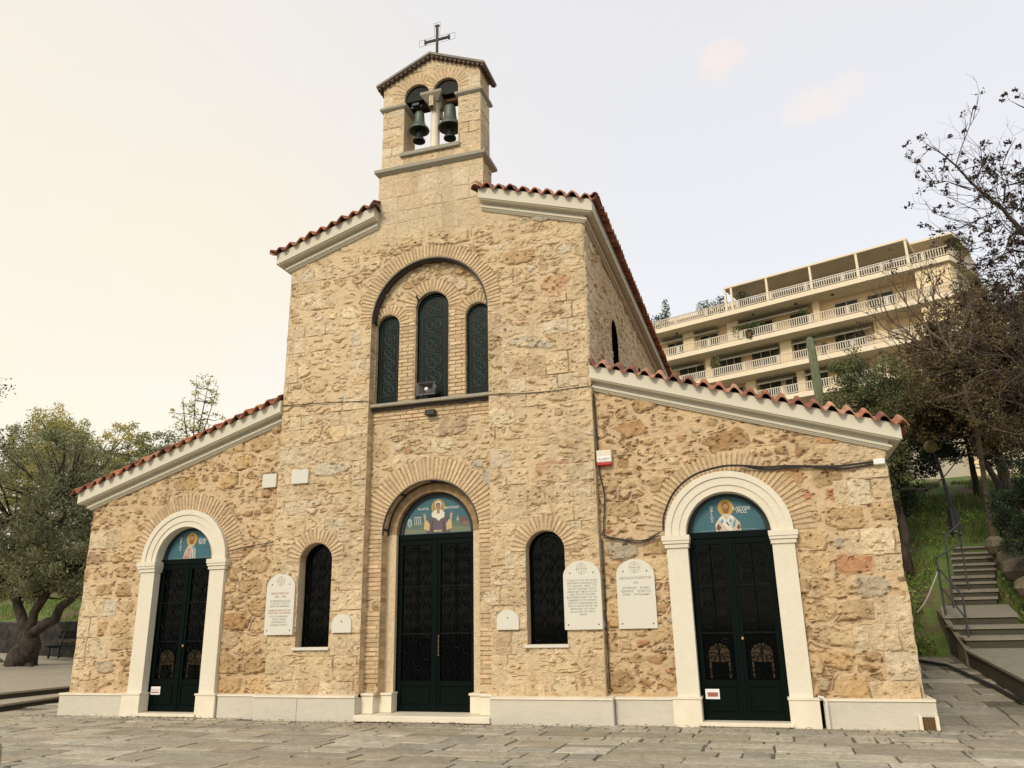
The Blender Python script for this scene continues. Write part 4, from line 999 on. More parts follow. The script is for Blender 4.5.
cable('cable', [(3.31, .09, 3.02), (3.6, .085, 2.96), (3.95, .08, 2.90), (4.28, .04, 3.0)], .012, 'lower of two sagging cables left of the right door arch')
cable('cable', [(4.36, .03, 3.08), (4.40, .03, 3.35), (4.60, .02, 3.72), (4.95, .02, 3.98), (5.41, .02, 4.09), (5.75, .04, 4.08), (6.1, .09, 4.04), (6.5, .10, 4.03), (7.2, .10, 3.97), (7.80, .09, 4.00), (8.02, .12, 4.0)], .02, 'thick black cable hugging the right door arch and running to the church corner')
cable('cable', [(5.7, .08, 4.10), (6.1, .095, 4.005), (6.7, .10, 4.0), (7.3, .10, 3.93), (7.78, .09, 3.96)], .016, 'thinner black cable sagging just under the thick one above the right door')
cable('cable', [(-3.24, -.03, 6.02), (-2.2, -.035, 5.98), (-1.28, -.03, 5.92)], .009, 'thin black wire crossing the left nave pier at sill height')
cable('cable', [(1.28, -.03, 5.78), (2.3, -.035, 5.72), (3.25, -.035, 5.74)], .009, 'thin black wire crossing the right nave pier at sill height')
cable('cable', [(-4.30, .09, 3.13), (-3.9, .10, 3.20), (-3.27, .10, 3.26), (-3.1, -.03, 3.27)], .010, 'short black wire right of the left door arch')
m = MB(); m.tube([(6.50, -.01, .47), (6.56, -.04, .46), (6.60, -.05, .40), (6.60, -.05, .02)], .022, 8); o = m.build('conduit_pipe', M['plaque'], None); tag(o, 'white conduit pipe down the plinth right of the right door', 'pipe')
t = empty('drain_outlet', (8.0, AY-PP, 0.0), label='little marble framed drain at the right end of the plinth', cat='drain')
m = MB(); m.bbox(-.17, -.12, -.06, .02, 0, .22, .004); m.build('side_slab', M['marble_cap'], t); m = MB(); m.bbox(.05, .10, -.06, .02, 0, .22, .004); m.build('side_slab', M['marble_cap'], t)
m = MB(); m.box(-.12, .05, -.012, .0, .02, .2); [m.tube([(-.09+.05*i, -.03, .02), (-.09+.05*i, -.03, .2)], .006, 5) for i in range(3)]; m.build('grate', M['wood'], t)
# ------------------------------------------------------------------ plaques
def tomb(m, w, h, y0, y1, n=22):
    pts = [(-w, 0), (w, 0)]+[(w*math.cos(PI*i/n), h-w*.80+w*.80*math.sin(PI*i/n)) for i in range(n+1)]
    m.extr(pts, y0, y1)
def plaque(x, y, z, w, h, label, lines, emblem=True, grp='inscribed marble plaques'):
    t = empty('plaque', (x, y, z), label=label, cat='plaque', group=grp)
    m = MB(); tomb(m, w, h, -.055, .02); m.build('marble_slab', M['plaque'], t)
    yy = -.0562
    m = MB()
    if emblem:
        c = h-w*.42; m.tube([(.085*math.cos(a)*w/.32, yy, c+.085*math.sin(a)*w/.32) for a in np.linspace(0, 2*PI, 19)[:-1]], .0025, 4, closed=True)
        m.tube([(.05*math.cos(a)*w/.32, yy, c+.05*math.sin(a)*w/.32) for a in np.linspace(0, 2*PI, 15)[:-1]], .002, 4, closed=True)
        for a in (0, PI/2): m.tube([(-.10*math.cos(a)*w/.32, yy, c-.10*math.sin(a)*w/.32), (.10*math.cos(a)*w/.32, yy, c+.10*math.sin(a)*w/.32)], .0022, 4)
        m.build('emblem', M['letters'], t)
    pts = ((-w*.62, h-w*.62), (w*.62, h-w*.62), (-w*.8, .08), (w*.8, .08)) if emblem else ((0, h*.6),)
    for (a, b) in pts:
        m = MB(); m.lathe([(.012, 0), (.010, .008), (.003, .012)], (0, 0, 0), 8); o = m.build('bolt', M['rust'], t); o.rotation_euler = (PI/2, 0, 0); o.location = (a, -.055, b)
    for (body, size, zz, mat, ln) in lines:
        o = text_obj(body, size, 0, yy+.0005, zz, M[mat], t, line=ln)
    return t
plaque(-2.98, 0, 1.50, .31, 1.12, 'white marble plaque left of the left narrow window, lettered in red and grey', [
 ('ΙΕΡΟΣ ΝΑΟΣ ΑΓ.\n1872 - 1992', .052, .74, 'redletters', 1.15),
 ('ΤΟ ΑΡΧΑΙΟΝ ΚΑΛΛΟΣ\nΤΟΥ ΙΕΡΟΥ ΤΟΥΤΟΥ\nΝΑΟΥ ΕΙΣ ΜΝΗΜΗΝ', .043, .605, 'letters', 1.15),
 ('ΑΝΑΚΑΙΝΙΣΘΕΝ ΥΠΟ ΤΟΥ\nΔΗΜΟΥ ΚΑΙ ΤΗΣ ΕΝΟΡΙΑΣ', .040, .43, 'redletters', 1.15),
 ('ΕΠΙ ΤΟΥ ΣΕΒΑΣΜΙΟΥ\nΠΑΤΡΟΣ ΗΜΩΝ\nΑΡΧΙΕΠΙΣΚΟΠΟΥ\nΑΘΗΝΩΝ  ΙΟΥΝΙΟΣ', .040, .32, 'letters', 1.3)])
plaque(2.93, 0, 1.50, .325, 1.13, 'white marble plaque right of the right narrow window, filled with small lettering', [
 ('Ο ΝΑΟΣ ΟΥΤΟΣ ΤΗΣ ΑΓΙΑΣ\nΦΩΤΕΙΝΗΣ ΑΝΗΓΕΡΘΗ ΕΠΙ\nΤΟΥ  ΑΡΧΑΙΟΥ  ΙΕΡΟΥ  ΤΟΥ\nΙΛΙΣΣΟΥ ΔΑΠΑΝΗ ΤΩΝ ΕΥ\nΣΕΒΩΝ ΚΑΤΟΙΚΩΝ ΤΗΣ ΠΟ\nΛΕΩΣ ΕΝ ΕΤΕΙ ΣΩΤΗΡΙΩ\nΚΑΙ ΕΘΕΜΕΛΙΩΘΗ ΥΠΟ ΤΟΥ\nΜΑΚΑΡΙΩΤΑΤΟΥ ΑΡΧΙΕΠΙ\nΣΚΟΠΟΥ ΑΘΗΝΩΝ ΚΑΙ ΠΑ\nΣΗΣ ΕΛΛΑΔΟΣ ΜΕΤΑ ΤΩΝ\nΙΕΡΕΩΝ ΚΑΙ ΤΟΥ ΛΑΟΥ\nΕΙΣ ΔΟΞΑΝ ΤΟΥ ΘΕΟΥ\nΑΜΗΝ', .040, .79, 'letters', 1.17)])
plaque(3.82, AY, 1.50, .322, 1.13, 'white marble plaque nearest the right door, five lines and blank below', [
 ('ΜΕΓΑΛΟΙ ΕΥΕΡΓΕΤΑΙ', .054, .80, 'letters', 1.1), ('1995', .048, .725, 'letters', 1.1),
 ('ΣΠΥΡΙΔΩΝ    ΕΛΕΝΗ\nΙΩΑΝΝΗΣ    ΓΕΩΡΓΙΟΣ\nΑΝΝΑ    ΠΑΠΑΔΑΚΗ', .048, .64, 'letters', 1.1)])
plaque(-1.64, 0, 1.52, .20, .33, 'small blank rounded marble plaque right of the left narrow window', [], False, 'small rounded marble plaques')
plaque(1.59, 0, 1.52, .20, .33, 'small blank rounded marble plaque left of the right narrow window', [], False, 'small rounded marble plaques')
# notices on the doors
for (x, lab) in ((-5.41-.50, 'small white and red notice on the left door'), (5.41-.49, 'small white notice with dark red band on the right door')):
    t = empty('notice', (x, AY+.10, .48), label=lab, cat='notice')
    m = MB(); m.box(-.11, .11, -.012, .0, -.075, .075); m.build('board', M['white'], t)
    m = MB(); m.box(-.075, .085, -.0145, -.0125, -.04, .025) if x > 0 else m.box(-.09, .09, -.0145, -.0125, -.045, -.02); m.build('printed_band', M['redletters'], t)
    if x < 0: text_obj('ΠΡΟΣΟΧΗ', .04, 0, -.0125, .0, M['redletters'], t, name='lettering')
# ================================================================== GROUND
def G(x, y):
    x = np.asarray(x, float); y = np.asarray(y, float)
    mr = np.maximum(sst(6.0, 8.4, x), sst(17, 21, y)*sst(-14, -8, x))
    ramp = np.clip((y-.5)*.10, 0, .75)
    hill = np.where(y < 22, np.clip(.42*(y-8.0), 0, None), 5.88+.2*np.clip(y-22, 0, 60))
    bank = np.clip((x-11.9)*.55, 0, 2.2)*sst(1.5, 4.5, y)*(y < 16)
    bank = np.maximum(bank*sst(14, 9, y), 0)
    z = mr*(ramp+np.maximum(hill, bank))
    left = sst(-8.5, -11.5, x)*np.where(y > 12.3, 1.75+.42*np.clip(y-12.3, 0, 9)+.1*np.clip(y-21, 0, 60), 0)
    return np.maximum(z, left)
def grid(name, xs, ys, zf, mat, colf=None, parent=None, smooth=True):
    X, Y = np.meshgrid(xs, ys); Z = zf(X, Y); idx = np.arange(X.size).reshape(X.shape)
    F = np.stack([idx[:-1, :-1], idx[:-1, 1:], idx[1:, 1:], idx[1:, :-1]], -1).reshape(-1, 4)
    V = np.stack([X, Y, Z], -1).reshape(-1, 3); C = colf(X, Y).reshape(-1, 3) if colf else None
    return npmesh(name, V, F, mat, parent, cols=C, smooth=smooth)
M['earth'] = material('earth', rough=.95, var=.25, scale=1.5, bump=.8, bscale=8, attr=True, var2=.2, scale2=12)
def gcol(X, Y):
    g = (((X > 8.2) & (Y > 7.6)) | ((X < -9) & (Y > 12.2)) | (X > 11.6) & (Y > 1.6))[..., None]
    n = fbm(X*.6, Y*.6, 3)[..., None]
    n = fbm(X*1.3, Y*1.3, 3)[..., None]; grass = np.array([.10, .155, .03])*(.4+1.1*n)*(1-sst(.48, .62, n))+np.array([.11, .08, .045])*sst(.48, .62, n)
    return np.where(g, grass, np.array([.13, .115, .085])*(.8+.4*n))
xs = np.concatenate([np.linspace(-600, -60, 12), np.linspace(-55, -30, 26), np.linspace(-29.6, 20, 249), np.linspace(21, 60, 40), np.linspace(70, 600, 12)])
ys = np.concatenate([np.linspace(-600, -30, 10), np.linspace(-25, -1, 25), np.linspace(-.8, 26, 135), np.linspace(27, 80, 40), np.linspace(90, 700, 12)])
tag(grid('ground', xs, ys, lambda X, Y: G(X, Y)+.16*(fbm(X*1.2, Y*1.2, 4)-.5)*(G(X, Y) > .76), M['earth'], gcol), kind='structure')
# paving slabs, each cut to its own outline
rnd = random.Random(11)
def pav_ok(x, y):
    if x < -10.05-.25*y or x > 14.5: return False
    if -8.12 < x < 8.12 and y > .08 and not (abs(x) < 3.4 and y < -.1): return False
    if abs(x) < 3.4 and y > -.1: return False
    if y > 1.0 and x > 9.55+.0*y: return x < 9.75-.18*(y-5) if y > 4 else x < 9.72
    if y > 7.6: return False
    return True
V = []; F = []; C = []
PC = [(.36, .32, .24), (.34, .30, .225), (.38, .345, .26), (.31, .28, .21), (.345, .295, .21), (.42, .385, .30), (.33, .305, .24)]
y = -9.0
while y < 7.5:
    dy = rnd.uniform(.32, .66); x = -16+rnd.random()
    while x < 14.6:
        dx = rnd.choice((.5, .7, .85, 1.0, 1.25, 1.5))*rnd.uniform(.85, 1.15)
        pieces = [(x, x+dx, y, y+dy)]
        if dy > .4 and rnd.random() < .3: f = rnd.uniform(.4, .6); pieces = [(x, x+dx, y, y+dy*f), (x, x+dx, y+dy*f, y+dy)]
        elif rnd.random() < .18: f = rnd.uniform(.35, .65); pieces = [(x, x+dx*f, y, y+dy), (x+dx*f, x+dx, y, y+dy)]
        for (a, b, c, d) in pieces:
            if pav_ok((a+b)/2, (c+d)/2) and pav_ok((a+b)/2, d-.1):
                g = .008+.016*rnd.random(); j = lambda: rnd.uniform(-.026, .026)
                P = [(a+g+j()*.6, c+g+j()), (b-g+j()*.6, c+g+j()), (b-g+j()*.6, d-g+j()), (a+g+j()*.6, d-g+j())]
                if rnd.random() < .35:
                    k = rnd.randrange(4); p = P[k]; q0 = P[k-1]; q1 = P[(k+1) % 4]; t = rnd.uniform(.08, .3)
                    P[k:k+1] = [(p[0]+(q0[0]-p[0])*t, p[1]+(q0[1]-p[1])*t), (p[0]+(q1[0]-p[0])*t, p[1]+(q1[1]-p[1])*t)]
                n = len(P); cx = sum(p[0] for p in P)/n; cy = sum(p[1] for p in P)/n; tx, ty = rnd.gauss(0, .008), rnd.gauss(0, .010); zz = .014+.012*rnd.random()
                k0 = len(V); col = rnd.choice(PC); q = rnd.uniform(.82, 1.15)
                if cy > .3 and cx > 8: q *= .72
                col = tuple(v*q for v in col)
                for lv in (0, 1, 2):
                    for p in P:
                        ins = (0, 0, .012)[lv]; ux, uy = cx-p[0], cy-p[1]; L = math.hypot(ux, uy)
                        X_, Y_ = p[0]+ux/L*ins, p[1]+uy/L*ins
                        gz = float(G(X_, Y_)); V.append((X_, Y_, gz+((-.02, zz-.006, zz)[lv])+tx*(X_-cx)+ty*(Y_-cy)*(lv > 0))); C.append(col)
                for lv in (0, 1):
                    for i in range(n): F.append((k0+lv*n+i, k0+lv*n+(i+1) % n, k0+(lv+1)*n+(i+1) % n, k0+(lv+1)*n+i))
                F.append(tuple(k0+2*n+i for i in range(n)))
        x += dx
    y += dy
tag(npmesh('paving', V, F, M['paving'], None, cols=C), kind='structure')
# terrace on the left: two low steps, then a gently rising pale surface
def terrace(name, xf, z, slope, xw, mat, y0=-9, y1=12.4):
    V = []; F = []; ny = 24
    for i in range(ny+1):
        yy = y0+(y1-y0)*i/ny; xe = xf(yy)
        V += [(xe, yy, 0), (xe, yy, z-.045), (xe+.03, yy, z-.045), (xe+.03, yy, z), (xw, yy, z+slope*(xe-xw))]
    for i in range(ny):
        for j in range(4): a = i*5+j; F.append((a, a+1, a+6, a+5))
    mi = []
    for i in range(ny): mi += [1, 1, 0, 0]
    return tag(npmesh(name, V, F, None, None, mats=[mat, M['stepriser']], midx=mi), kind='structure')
M['palepave'] = material('pale_ground', (.40, .35, .26), rough=.9, var=.12, scale=1.2, col2=(.32, .28, .21), bump=.5, bscale=12, var2=.15, scale2=9)
terrace('terrace_step', lambda y: -10.12-.25*y, .15, 0, -15.5, M['palepave'])
terrace('terrace', lambda y: -11.42-.06*y if y > 0 else -11.42-.2*y, .30, .05, -70, M['palepave'])
# ------------------------------------------------------------------ leaves and litter
def leaf_cloud(P, L, W, cols, rng, up=0.0):
    n = len(P); a = rng.normal(size=(n, 3)); a[:, 2] += up; a /= np.linalg.norm(a, axis=1)[:, None]
    b = rng.normal(size=(n, 3)); b -= a*(a*b).sum(1)[:, None]; b /= np.linalg.norm(b, axis=1)[:, None]
    s = rng.uniform(.6, 1.25, n)[:, None]; a = a*L*s*.5; b = b*W*s*.5
    V = np.stack([P-a, P+b, P+a, P-b], 1).reshape(-1, 3)
    F = np.arange(4*n).reshape(n, 4); C = np.repeat(cols, 4, 0); return V, F, C
def leaves_obj(name, P, L, W, pal_, rng, parent=None, up=0.0, ids=None, mat='leaf'):
    pal_ = np.array(pal_); n = len(P)
    if ids is None: c = pal_[rng.randint(len(pal_), size=n)]
    else:
        k = rng.randint(len(pal_), size=ids.max()+1); pick = np.where(rng.rand(n) < .65, k[ids], rng.randint(len(pal_), size=n)); c = pal_[pick]
    c = c*rng.uniform(.7, 1.3, (n, 1))
    V, F, C = leaf_cloud(P, L, W, c, rng, up); return npmesh(name, V, F, M[mat], parent, cols=C)
rg = np.random.RandomState(21)
# fallen leaves: along the plinth and thinly over the plaza
n = 1500; px = rg.uniform(-9, 10, n); py = -PP-.05-np.abs(rg.exponential(.35, n)); py[:300] = rg.uniform(-5, -.4, 300)
py += AY*(np.abs(px) > 3.4)
P = np.stack([px, py, .035+.01*rg.rand(n)], 1)
a = rg.uniform(0, 6.28, n); u = np.stack([np.cos(a), np.sin(a), rg.uniform(-.3, .3, n)], 1); v = np.stack([-np.sin(a), np.cos(a), rg.uniform(-.4, .4, n)], 1)
s = rg.uniform(.012, .035, (n, 1)); V = np.stack([P-u*s, P+v*s*.5, P+u*s, P-v*s*.5], 1).reshape(-1, 3)
c = np.array([(.16, .09, .04), (.10, .06, .03), (.22, .15, .07), (.08, .05, .03)])[rg.randint(4, size=n)]
tag(npmesh('fallen_leaves', V, np.arange(4*n).reshape(n, 4), M['leaf'], None, cols=np.repeat(c, 4, 0)), 'small brown fallen leaves scattered along the plinth and paving', 'leaves', kind='stuff')
def turf(name, x0, x1, y0, y1, n, pal_, label, hgt=.12, cond=None):
    X = rg.uniform(x0, x1, n); Y = rg.uniform(y0, y1, n); k = fbm(X*.9, Y*.9, 5) > .40
    if cond is not None: k &= cond(X, Y)
    X, Y = X[k], Y[k]; Z = G(X, Y)+.02; n = len(X); lean = rg.normal(size=(n, 2))*.04; h = hgt*rg.uniform(.4, 1.3, n); w = rg.uniform(.01, .03, n); a = rg.uniform(0, 3.14, n)
    V = np.stack([np.stack([X-np.cos(a)*w, Y-np.sin(a)*w, Z-.04], 1), np.stack([X+np.cos(a)*w, Y+np.sin(a)*w, Z-.04], 1), np.stack([X+lean[:, 0], Y+lean[:, 1], Z+h], 1)], 1).reshape(-1, 3)
    c = np.array(pal_)[rg.randint(len(pal_), size=n)]*rg.uniform(.7, 1.3, (n, 1))
    return tag(npmesh(name, V, np.arange(3*n).reshape(n, 3), M['leaf'], None, cols=np.repeat(c, 3, 0)), label, 'grass', kind='stuff')
GP = [(.11, .19, .03), (.14, .235, .04), (.19, .25, .06), (.21, .19, .08), (.08, .13, .02), (.16, .12, .06)]
off_stair = lambda X, Y: ~((X > 9.55+np.clip(Y-9.7, 0, 9)*.33) & (X < 11.3+np.clip(Y-9.7, 0, 9)*.33) & (Y < 15.3))
turf('grass', 8.1, 19, 7.8, 23, 60000, GP, 'ragged green grass and weeds on the bank behind the church', .17, off_stair)
turf('grass', -33, -13, 12.4, 22, 30000, [(.14, .21, .03), (.18, .25, .045), (.22, .23, .08)], 'bright green grass slope beyond the olive tree', .14)
# ------------------------------------------------------------------ trees
class Bark:
    def __init__(s): s.m = MB(); s.tips = []
    def limb(s, pts, r0, r1, n=8):
        k = len(pts); P = []
        for i in range(k-1):
            for t in (0, .34, .67): P.append(Vector(pts[i]).lerp(Vector(pts[i+1]), t))
        P.append(Vector(pts[-1])); L = len(P)
        for i in range(1, L-1): P[i] += Vector((random.gauss(0, 1), random.gauss(0, 1), random.gauss(0, 1)))*((r0+(r1-r0)*i/L)*.22)
        s.m.tube(P, [r0+(r1-r0)*(i/(L-1)) for i in range(L)], n); return P
    def twig(s, p, d, L, r, depth, spread=.6, lift=.1, kids=(2, 3), n=5):
        p = Vector(p); d = Vector(d).normalized(); q = [p]
        for i in range(3):
            d = (d+Vector((random.gauss(0, .16), random.gauss(0, .16), random.gauss(0, .14)+lift*.3))).normalized(); q.append(q[-1]+d*L/3)
        s.m.tube(q, [r, r*.85, r*.72, r*.6], n if depth > 1 else 4, cap=False)
        if depth == 0: s.tips.append(q[-1]); return
        for k in range(random.choice(kids)):
            t = random.choice((1, 2, 3, 3)); nd = (d+Vector((random.gauss(0, spread), random.gauss(0, spread), random.gauss(0, spread*.8)+lift))).normalized()
            s.twig(q[t], nd, L*random.uniform(.55, .85), r*.58, depth-1, spread, lift, kids, n)
def ell_clumps(c, R, n, rng, inner=.35, cull=.0, k=0):
    P = []
    while len(P) < n:
        d = rng.normal(size=3); d /= np.linalg.norm(d); q = d*(inner+(1-inner)*rng.rand()**.6)
        if fbm(np.array([q[0]*2.2+k]), np.array([q[1]*2.2+q[2]*2.9]), 6)[0] < cull: continue
        P.append(np.array(c)+q*np.array(R))
    return np.array(P)
def leaves_in(clumps, rad, per, rng, flat=.8):
    n = len(clumps)*per; ids = np.repeat(np.arange(len(clumps)), per); rr = rad*rng.uniform(.5, 1.3, len(clumps))
    d = rng.normal(size=(n, 3)); d /= np.linalg.norm(d, axis=1)[:, None]; q = d*(rng.rand(n)**.45)[:, None]*rr[ids][:, None]; q[:, 2] *= flat
    return clumps[ids]+q, ids
def tree(name, label, base, trunks, crowns, leaf, bark='bark', cat='tree', group=None, seed=1, fan=0.5, links=40, part='crown'):
    """trunks: [(pts, r0, r1)] ; crowns: [(centre, radii, clumps, clump radius, leaves per clump, inner, cull)] ; leaf=(L, W, palette)"""
    random.seed(seed); rng = np.random.RandomState(seed); t = empty(name, base, label=label, cat=cat, group=group)
    B = Bark(); ends = []
    for pts, r0, r1 in trunks: P = B.limb(pts, r0, r1, 9); ends += P[len(P)//3:]
    Ps = []; Is = []; o = 0
    for (c, R, n, cr, per, inner, cull) in crowns:
        cl = ell_clumps(c, R, n, rng, inner, cull, seed); p, i = leaves_in(cl, cr, per, rng); Ps.append(p); Is.append(i+o); o += n
        for q in cl[rng.permutation(len(cl))[:links]]:
            q = Vector(q); e = min(ends, key=lambda v: (v-q).length+.3*abs(v.z-q.z)); mid = e.lerp(q, .5)+Vector((random.gauss(0, .15), random.gauss(0, .15), -.12))
            L = (q-e).length; B.m.tube([e, mid, q], [.012+.018*L, .010+.009*L, .006], 5, cap=False)
    tr = B.m.build('trunk', M[bark], t, smooth=True); tr.data.transform(Matrix.Translation(-Vector(base)))
    if Ps:
        P = np.concatenate(Ps)-np.array(base); lv = leaves_obj(part, P, leaf[0], leaf[1], leaf[2], rng, t, ids=np.concatenate(Is))
    return t, B
OL = [(0.243, 0.258, 0.133), (0.163, 0.183, 0.095), (0.323, 0.331, 0.189), (0.129, 0.148, 0.07), (0.276, 0.266, 0.126)]
OLD = [(.035, .042, .028), (.05, .057, .038), (.025, .03, .02), (.07, .075, .05)]
BG = [(0.434, 0.395, 0.103), (0.303, 0.307, 0.085), (0.542, 0.46, 0.146), (0.238, 0.253, 0.077), (0.477, 0.372, 0.12)]
# the old olive
bx, by, bz = -18.1, 8.0, .62
tree('olive_tree', 'old olive tree with a flared trunk and three limbs on the left terrace', (bx, by, bz),
     [([(bx, by, bz), (bx+.05, by, bz+.5), (bx+.1, by, bz+1.15)], .52, .24), ([(bx, by+.1, bz), (bx+.1, by, bz+.9)], .40, .3),
      ([(bx+.05, by, bz+1.0), (bx-.6, by, bz+1.9), (bx-1.1, by, bz+2.9), (bx-1.6, by+.2, 5.4)], .19, .08),
      ([(bx+.1, by, bz+1.0), (bx+.25, by-.1, bz+1.7), (bx+.75, by, bz+2.4), (bx+.7, by-.1, bz+3.2), (bx+.9, by, 6)], .17, .07),
      ([(bx+.15, by, bz+1.0), (bx+1.0, by+.1, bz+1.5), (bx+1.9, by, bz+2.3), (bx+2.1, by, bz+3.3), (bx+2.4, by, 5.6)], .18, .07),
      ([(bx+.1, by, bz+.1), (bx+.7, by-.2, bz-.05)], .22, .05), ([(bx-.1, by, bz+.1), (bx-.7, by-.2, bz-.05)], .22, .05), ([(bx, by-.2, bz+.1), (bx+.2, by-.8, bz-.05)], .2, .05)],
     [((bx-.6, by, 6.0), (3.6, 3.0, 2.7), 230, .5, 140, .45, .36), ((bx+1.4, by-.3, 5.0), (2.2, 2.2, 1.8), 110, .45, 120, .4, .38), ((bx-2.0, by, 4.3), (2.4, 2.2, 1.5), 80, .5, 130, .4, .3), ((bx+1.7, by-.4, 3.8), (2.2, 2.0, 1.1), 110, .4, 140, .3, .3), ((bx-.3, by+.5, 3.6), (2.4, 1.6, .9), 100, .4, 130, .3, .3), ((bx+1.2, by, 7.6), (1.3, 1.3, 1.1), 25, .4, 70, .2, .3)],
     (.13, .04, OL), 'darkbark', seed=5, group='trees left of the church', links=60)
tree('dark_tree', 'dark leafy tree whose crown enters at the left edge', (-18.6, 1.5, .6), [([(-18.6, 1.5, .5), (-18.5, 1.5, 3), (-18.1, 1.8, 6), (-17.5, 2, 8)], .3, .08)],
     [((-17.6, 2.2, 7.7), (3.0, 2.4, 2.0), 120, .5, 110, .5, .4)], (.12, .045, OLD), 'darkbark', seed=9, group='trees left of the church')
for i, (x, y, top, w, lab, pl) in enumerate(((-36.5, 23, 14.6, 3.6, 'olive green tree behind the old olive at far left', OL), (-33.0, 21, 14.4, 2.6, 'tall thin-topped tree between the old olive and the church roof', BG),
                                             (-29.6, 22, 13.5, 2.6, 'yellowish bushy tree rising just over the low end of the left roof', BG), (-27.0, 23, 12.9, 2.6, 'green tree showing low over the middle of the left roof', OL),
                                             (-31, 27, 12.2, 3, 'distant tree filling the gap above the left roof end', BG))):
    z = float(G(x, y))
    tree('broadleaf_tree', lab, (x, y, z), [([(x, y, z), (x+.2, y, z+2), (x, y, top-2)], .22, .06)],
         [((x, y, top-2.1), (w, w*.8, 2.0), 85, .5, 80, .3, .42), ((x, y, top-4.6), (w*1.15, w*.8, 2.4), 110, .55, 90, .4, .35)], (.16, .07, pl), 'bark', seed=31+i, group='trees left of the church', links=30)
x, y = -22.9, 21.0; z = float(G(x, y))
t, B = tree('sparse_tree', 'thin see-through tree with small scattered leaves above the left roof', (x, y, z), [([(x, y, z), (x+.1, y, 8), (x, y, 11)], .16, .07), ([(x, y, 10), (x-.8, y, 12.6), (x-1.1, y, 14)], .05, .015), ([(x, y, 10), (x+.3, y, 13), (x+.6, y, 15)], .05, .012), ([(x, y, 10), (x-.2, y, 13), (x-.3, y, 15.2)], .04, .01), ([(x, y, 10.5), (x+.7, y, 12.6), (x+1.2, y, 14.4)], .04, .01)],
     [((x, y, 13.0), (1.5, 1.2, 2.3), 60, .32, 20, .2, .3)], (.15, .07, BG), 'palebark', seed=77, group='trees left of the church', links=55)
# ---------------- right side
GR = [(0.088, 0.112, 0.042), (0.125, 0.15, 0.054), (0.175, 0.188, 0.072), (0.062, 0.081, 0.03), (0.2, 0.188, 0.078)]
DK = [(.022, .04, .02), (.03, .05, .024), (.045, .065, .028), (.016, .028, .015)]
BR = [(0.152, 0.104, 0.053), (0.114, 0.075, 0.044), (0.086, 0.055, 0.035), (0.171, 0.129, 0.053), (0.086, 0.075, 0.031), (0.199, 0.158, 0.061)]
RGRP = 'trees on the bank right of the church'
def rt_(name, lab, x, y, crowns, leaf, bark='darkbark', seed=1, r=.16, topz=None, lean=0, links=40, rx=None):
    z = float(G(x, y)); tz = topz or crowns[0][0][2]
    return tree(name, lab, (x, y, z), [([(x, y, z-.1), (x+lean*.3, y, z+(tz-z)*.4), (crowns[0][0][0], crowns[0][0][1], tz)], r, r*.35)], crowns, leaf, bark, seed=seed, group=RGRP, links=links)
rt_('olive_tree', 'bushy grey-green tree touching the right end of the aisle roof', 9.9, 12.6, [((9.55, 12, 7.9), (1.45, 1.2, 1.75), 120, .34, 130, .4, .38), ((9.3, 12, 6.4), (1.1, 1.1, 1.6), 60, .36, 110, .4, .3)], (.09, .035, GR), seed=41)
rt_('evergreen_tree', 'dark evergreen on the bank just behind the church corner', 11.0, 18.5, [((10.6, 18.3, 7.6), (1.8, 1.3, 2.4), 120, .42, 120, .3, .33), ((12.2, 18.5, 8.8), (1.9, 1.2, 1.6), 90, .42, 110, .3, .33)], (.11, .05, DK), seed=43)
rt_('evergreen_tree', 'low dark shrubby tree filling the corner below the roof end', 9.3, 14.0, [((9.9, 15.6, 6.2), (1.1, 1.0, 1.9), 90, .36, 110, .3, .3)], (.10, .05, DK), seed=47, r=.1)
rt_('brown_leaved_tree', 'brown and olive leaved tree in front of the apartment block corner', 14.6, 19.0, [((14.4, 16.5, 11.2), (2.6, 1.6, 1.9), 170, .40, 90, .3, .40), ((12.6, 16.3, 10.1), (1.8, 1.3, 1.5), 90, .36, 80, .2, .40), ((15.2, 16.5, 9.0), (2.4, 1.6, 1.8), 120, .40, 90, .3, .36), ((13.0, 16.3, 8.7), (1.8, 1.2, 1.2), 80, .36, 90, .3, .38)], (.13, .06, BR), 'palebark', seed=53, r=.22, lean=-.6, links=110)
rt_('brown_leaved_tree', 'slim leaning tree with yellow-green patches over the lamp', 13.3, 15.6, [((12.3, 14.9, 8.3), (1.6, 1.0, 1.0), 80, .34, 85, .2, .40), ((13.6, 15.2, 7.7), (1.7, 1.0, 1.3), 100, .36, 90, .2, .38), ((11.2, 15.0, 8.0), (1.3, .9, 1.0), 60, .34, 80, .2, .4)], (.11, .055, BR+[(.14, .15, .03)]), 'darkbark', seed=59, r=.15, lean=.4, links=70)
rt_('evergreen_bush', 'dense dark green bush right of the stone steps', 13.2, 9.0, [((12.9, 9.2, 3.9), (1.45, 1.3, 1.8), 160, .30, 170, .4, .2), ((13.4, 8.8, 5.0), (1.3, 1.1, 1.3), 90, .30, 150, .3, .3)], (.075, .03, DK), seed=61, r=.12)
rt_('evergreen_bush', 'green leafy bush at the right edge beside the lower landing', 12.9, 5.2, [((12.7, 5.6, 2.3), (.75, .8, 1.0), 50, .24, 120, .3, .25)], (.07, .04, GR), seed=63, r=.06)
rt_('brown_leaved_tree', 'brown-leaved tree nearest the right edge, above the dark bush', 14.1, 11.5, [((12.9, 10.5, 8.6), (1.9, 1.1, 1.5), 130, .30, 70, .2, .40), ((13.0, 10.5, 6.8), (1.7, 1.1, 1.3), 110, .30, 80, .2, .38), ((11.3, 10.8, 8.2), (1.1, .9, 1.0), 50, .28, 60, .2, .42)], (.085, .045, BR), 'darkbark', seed=71, r=.12, links=110)
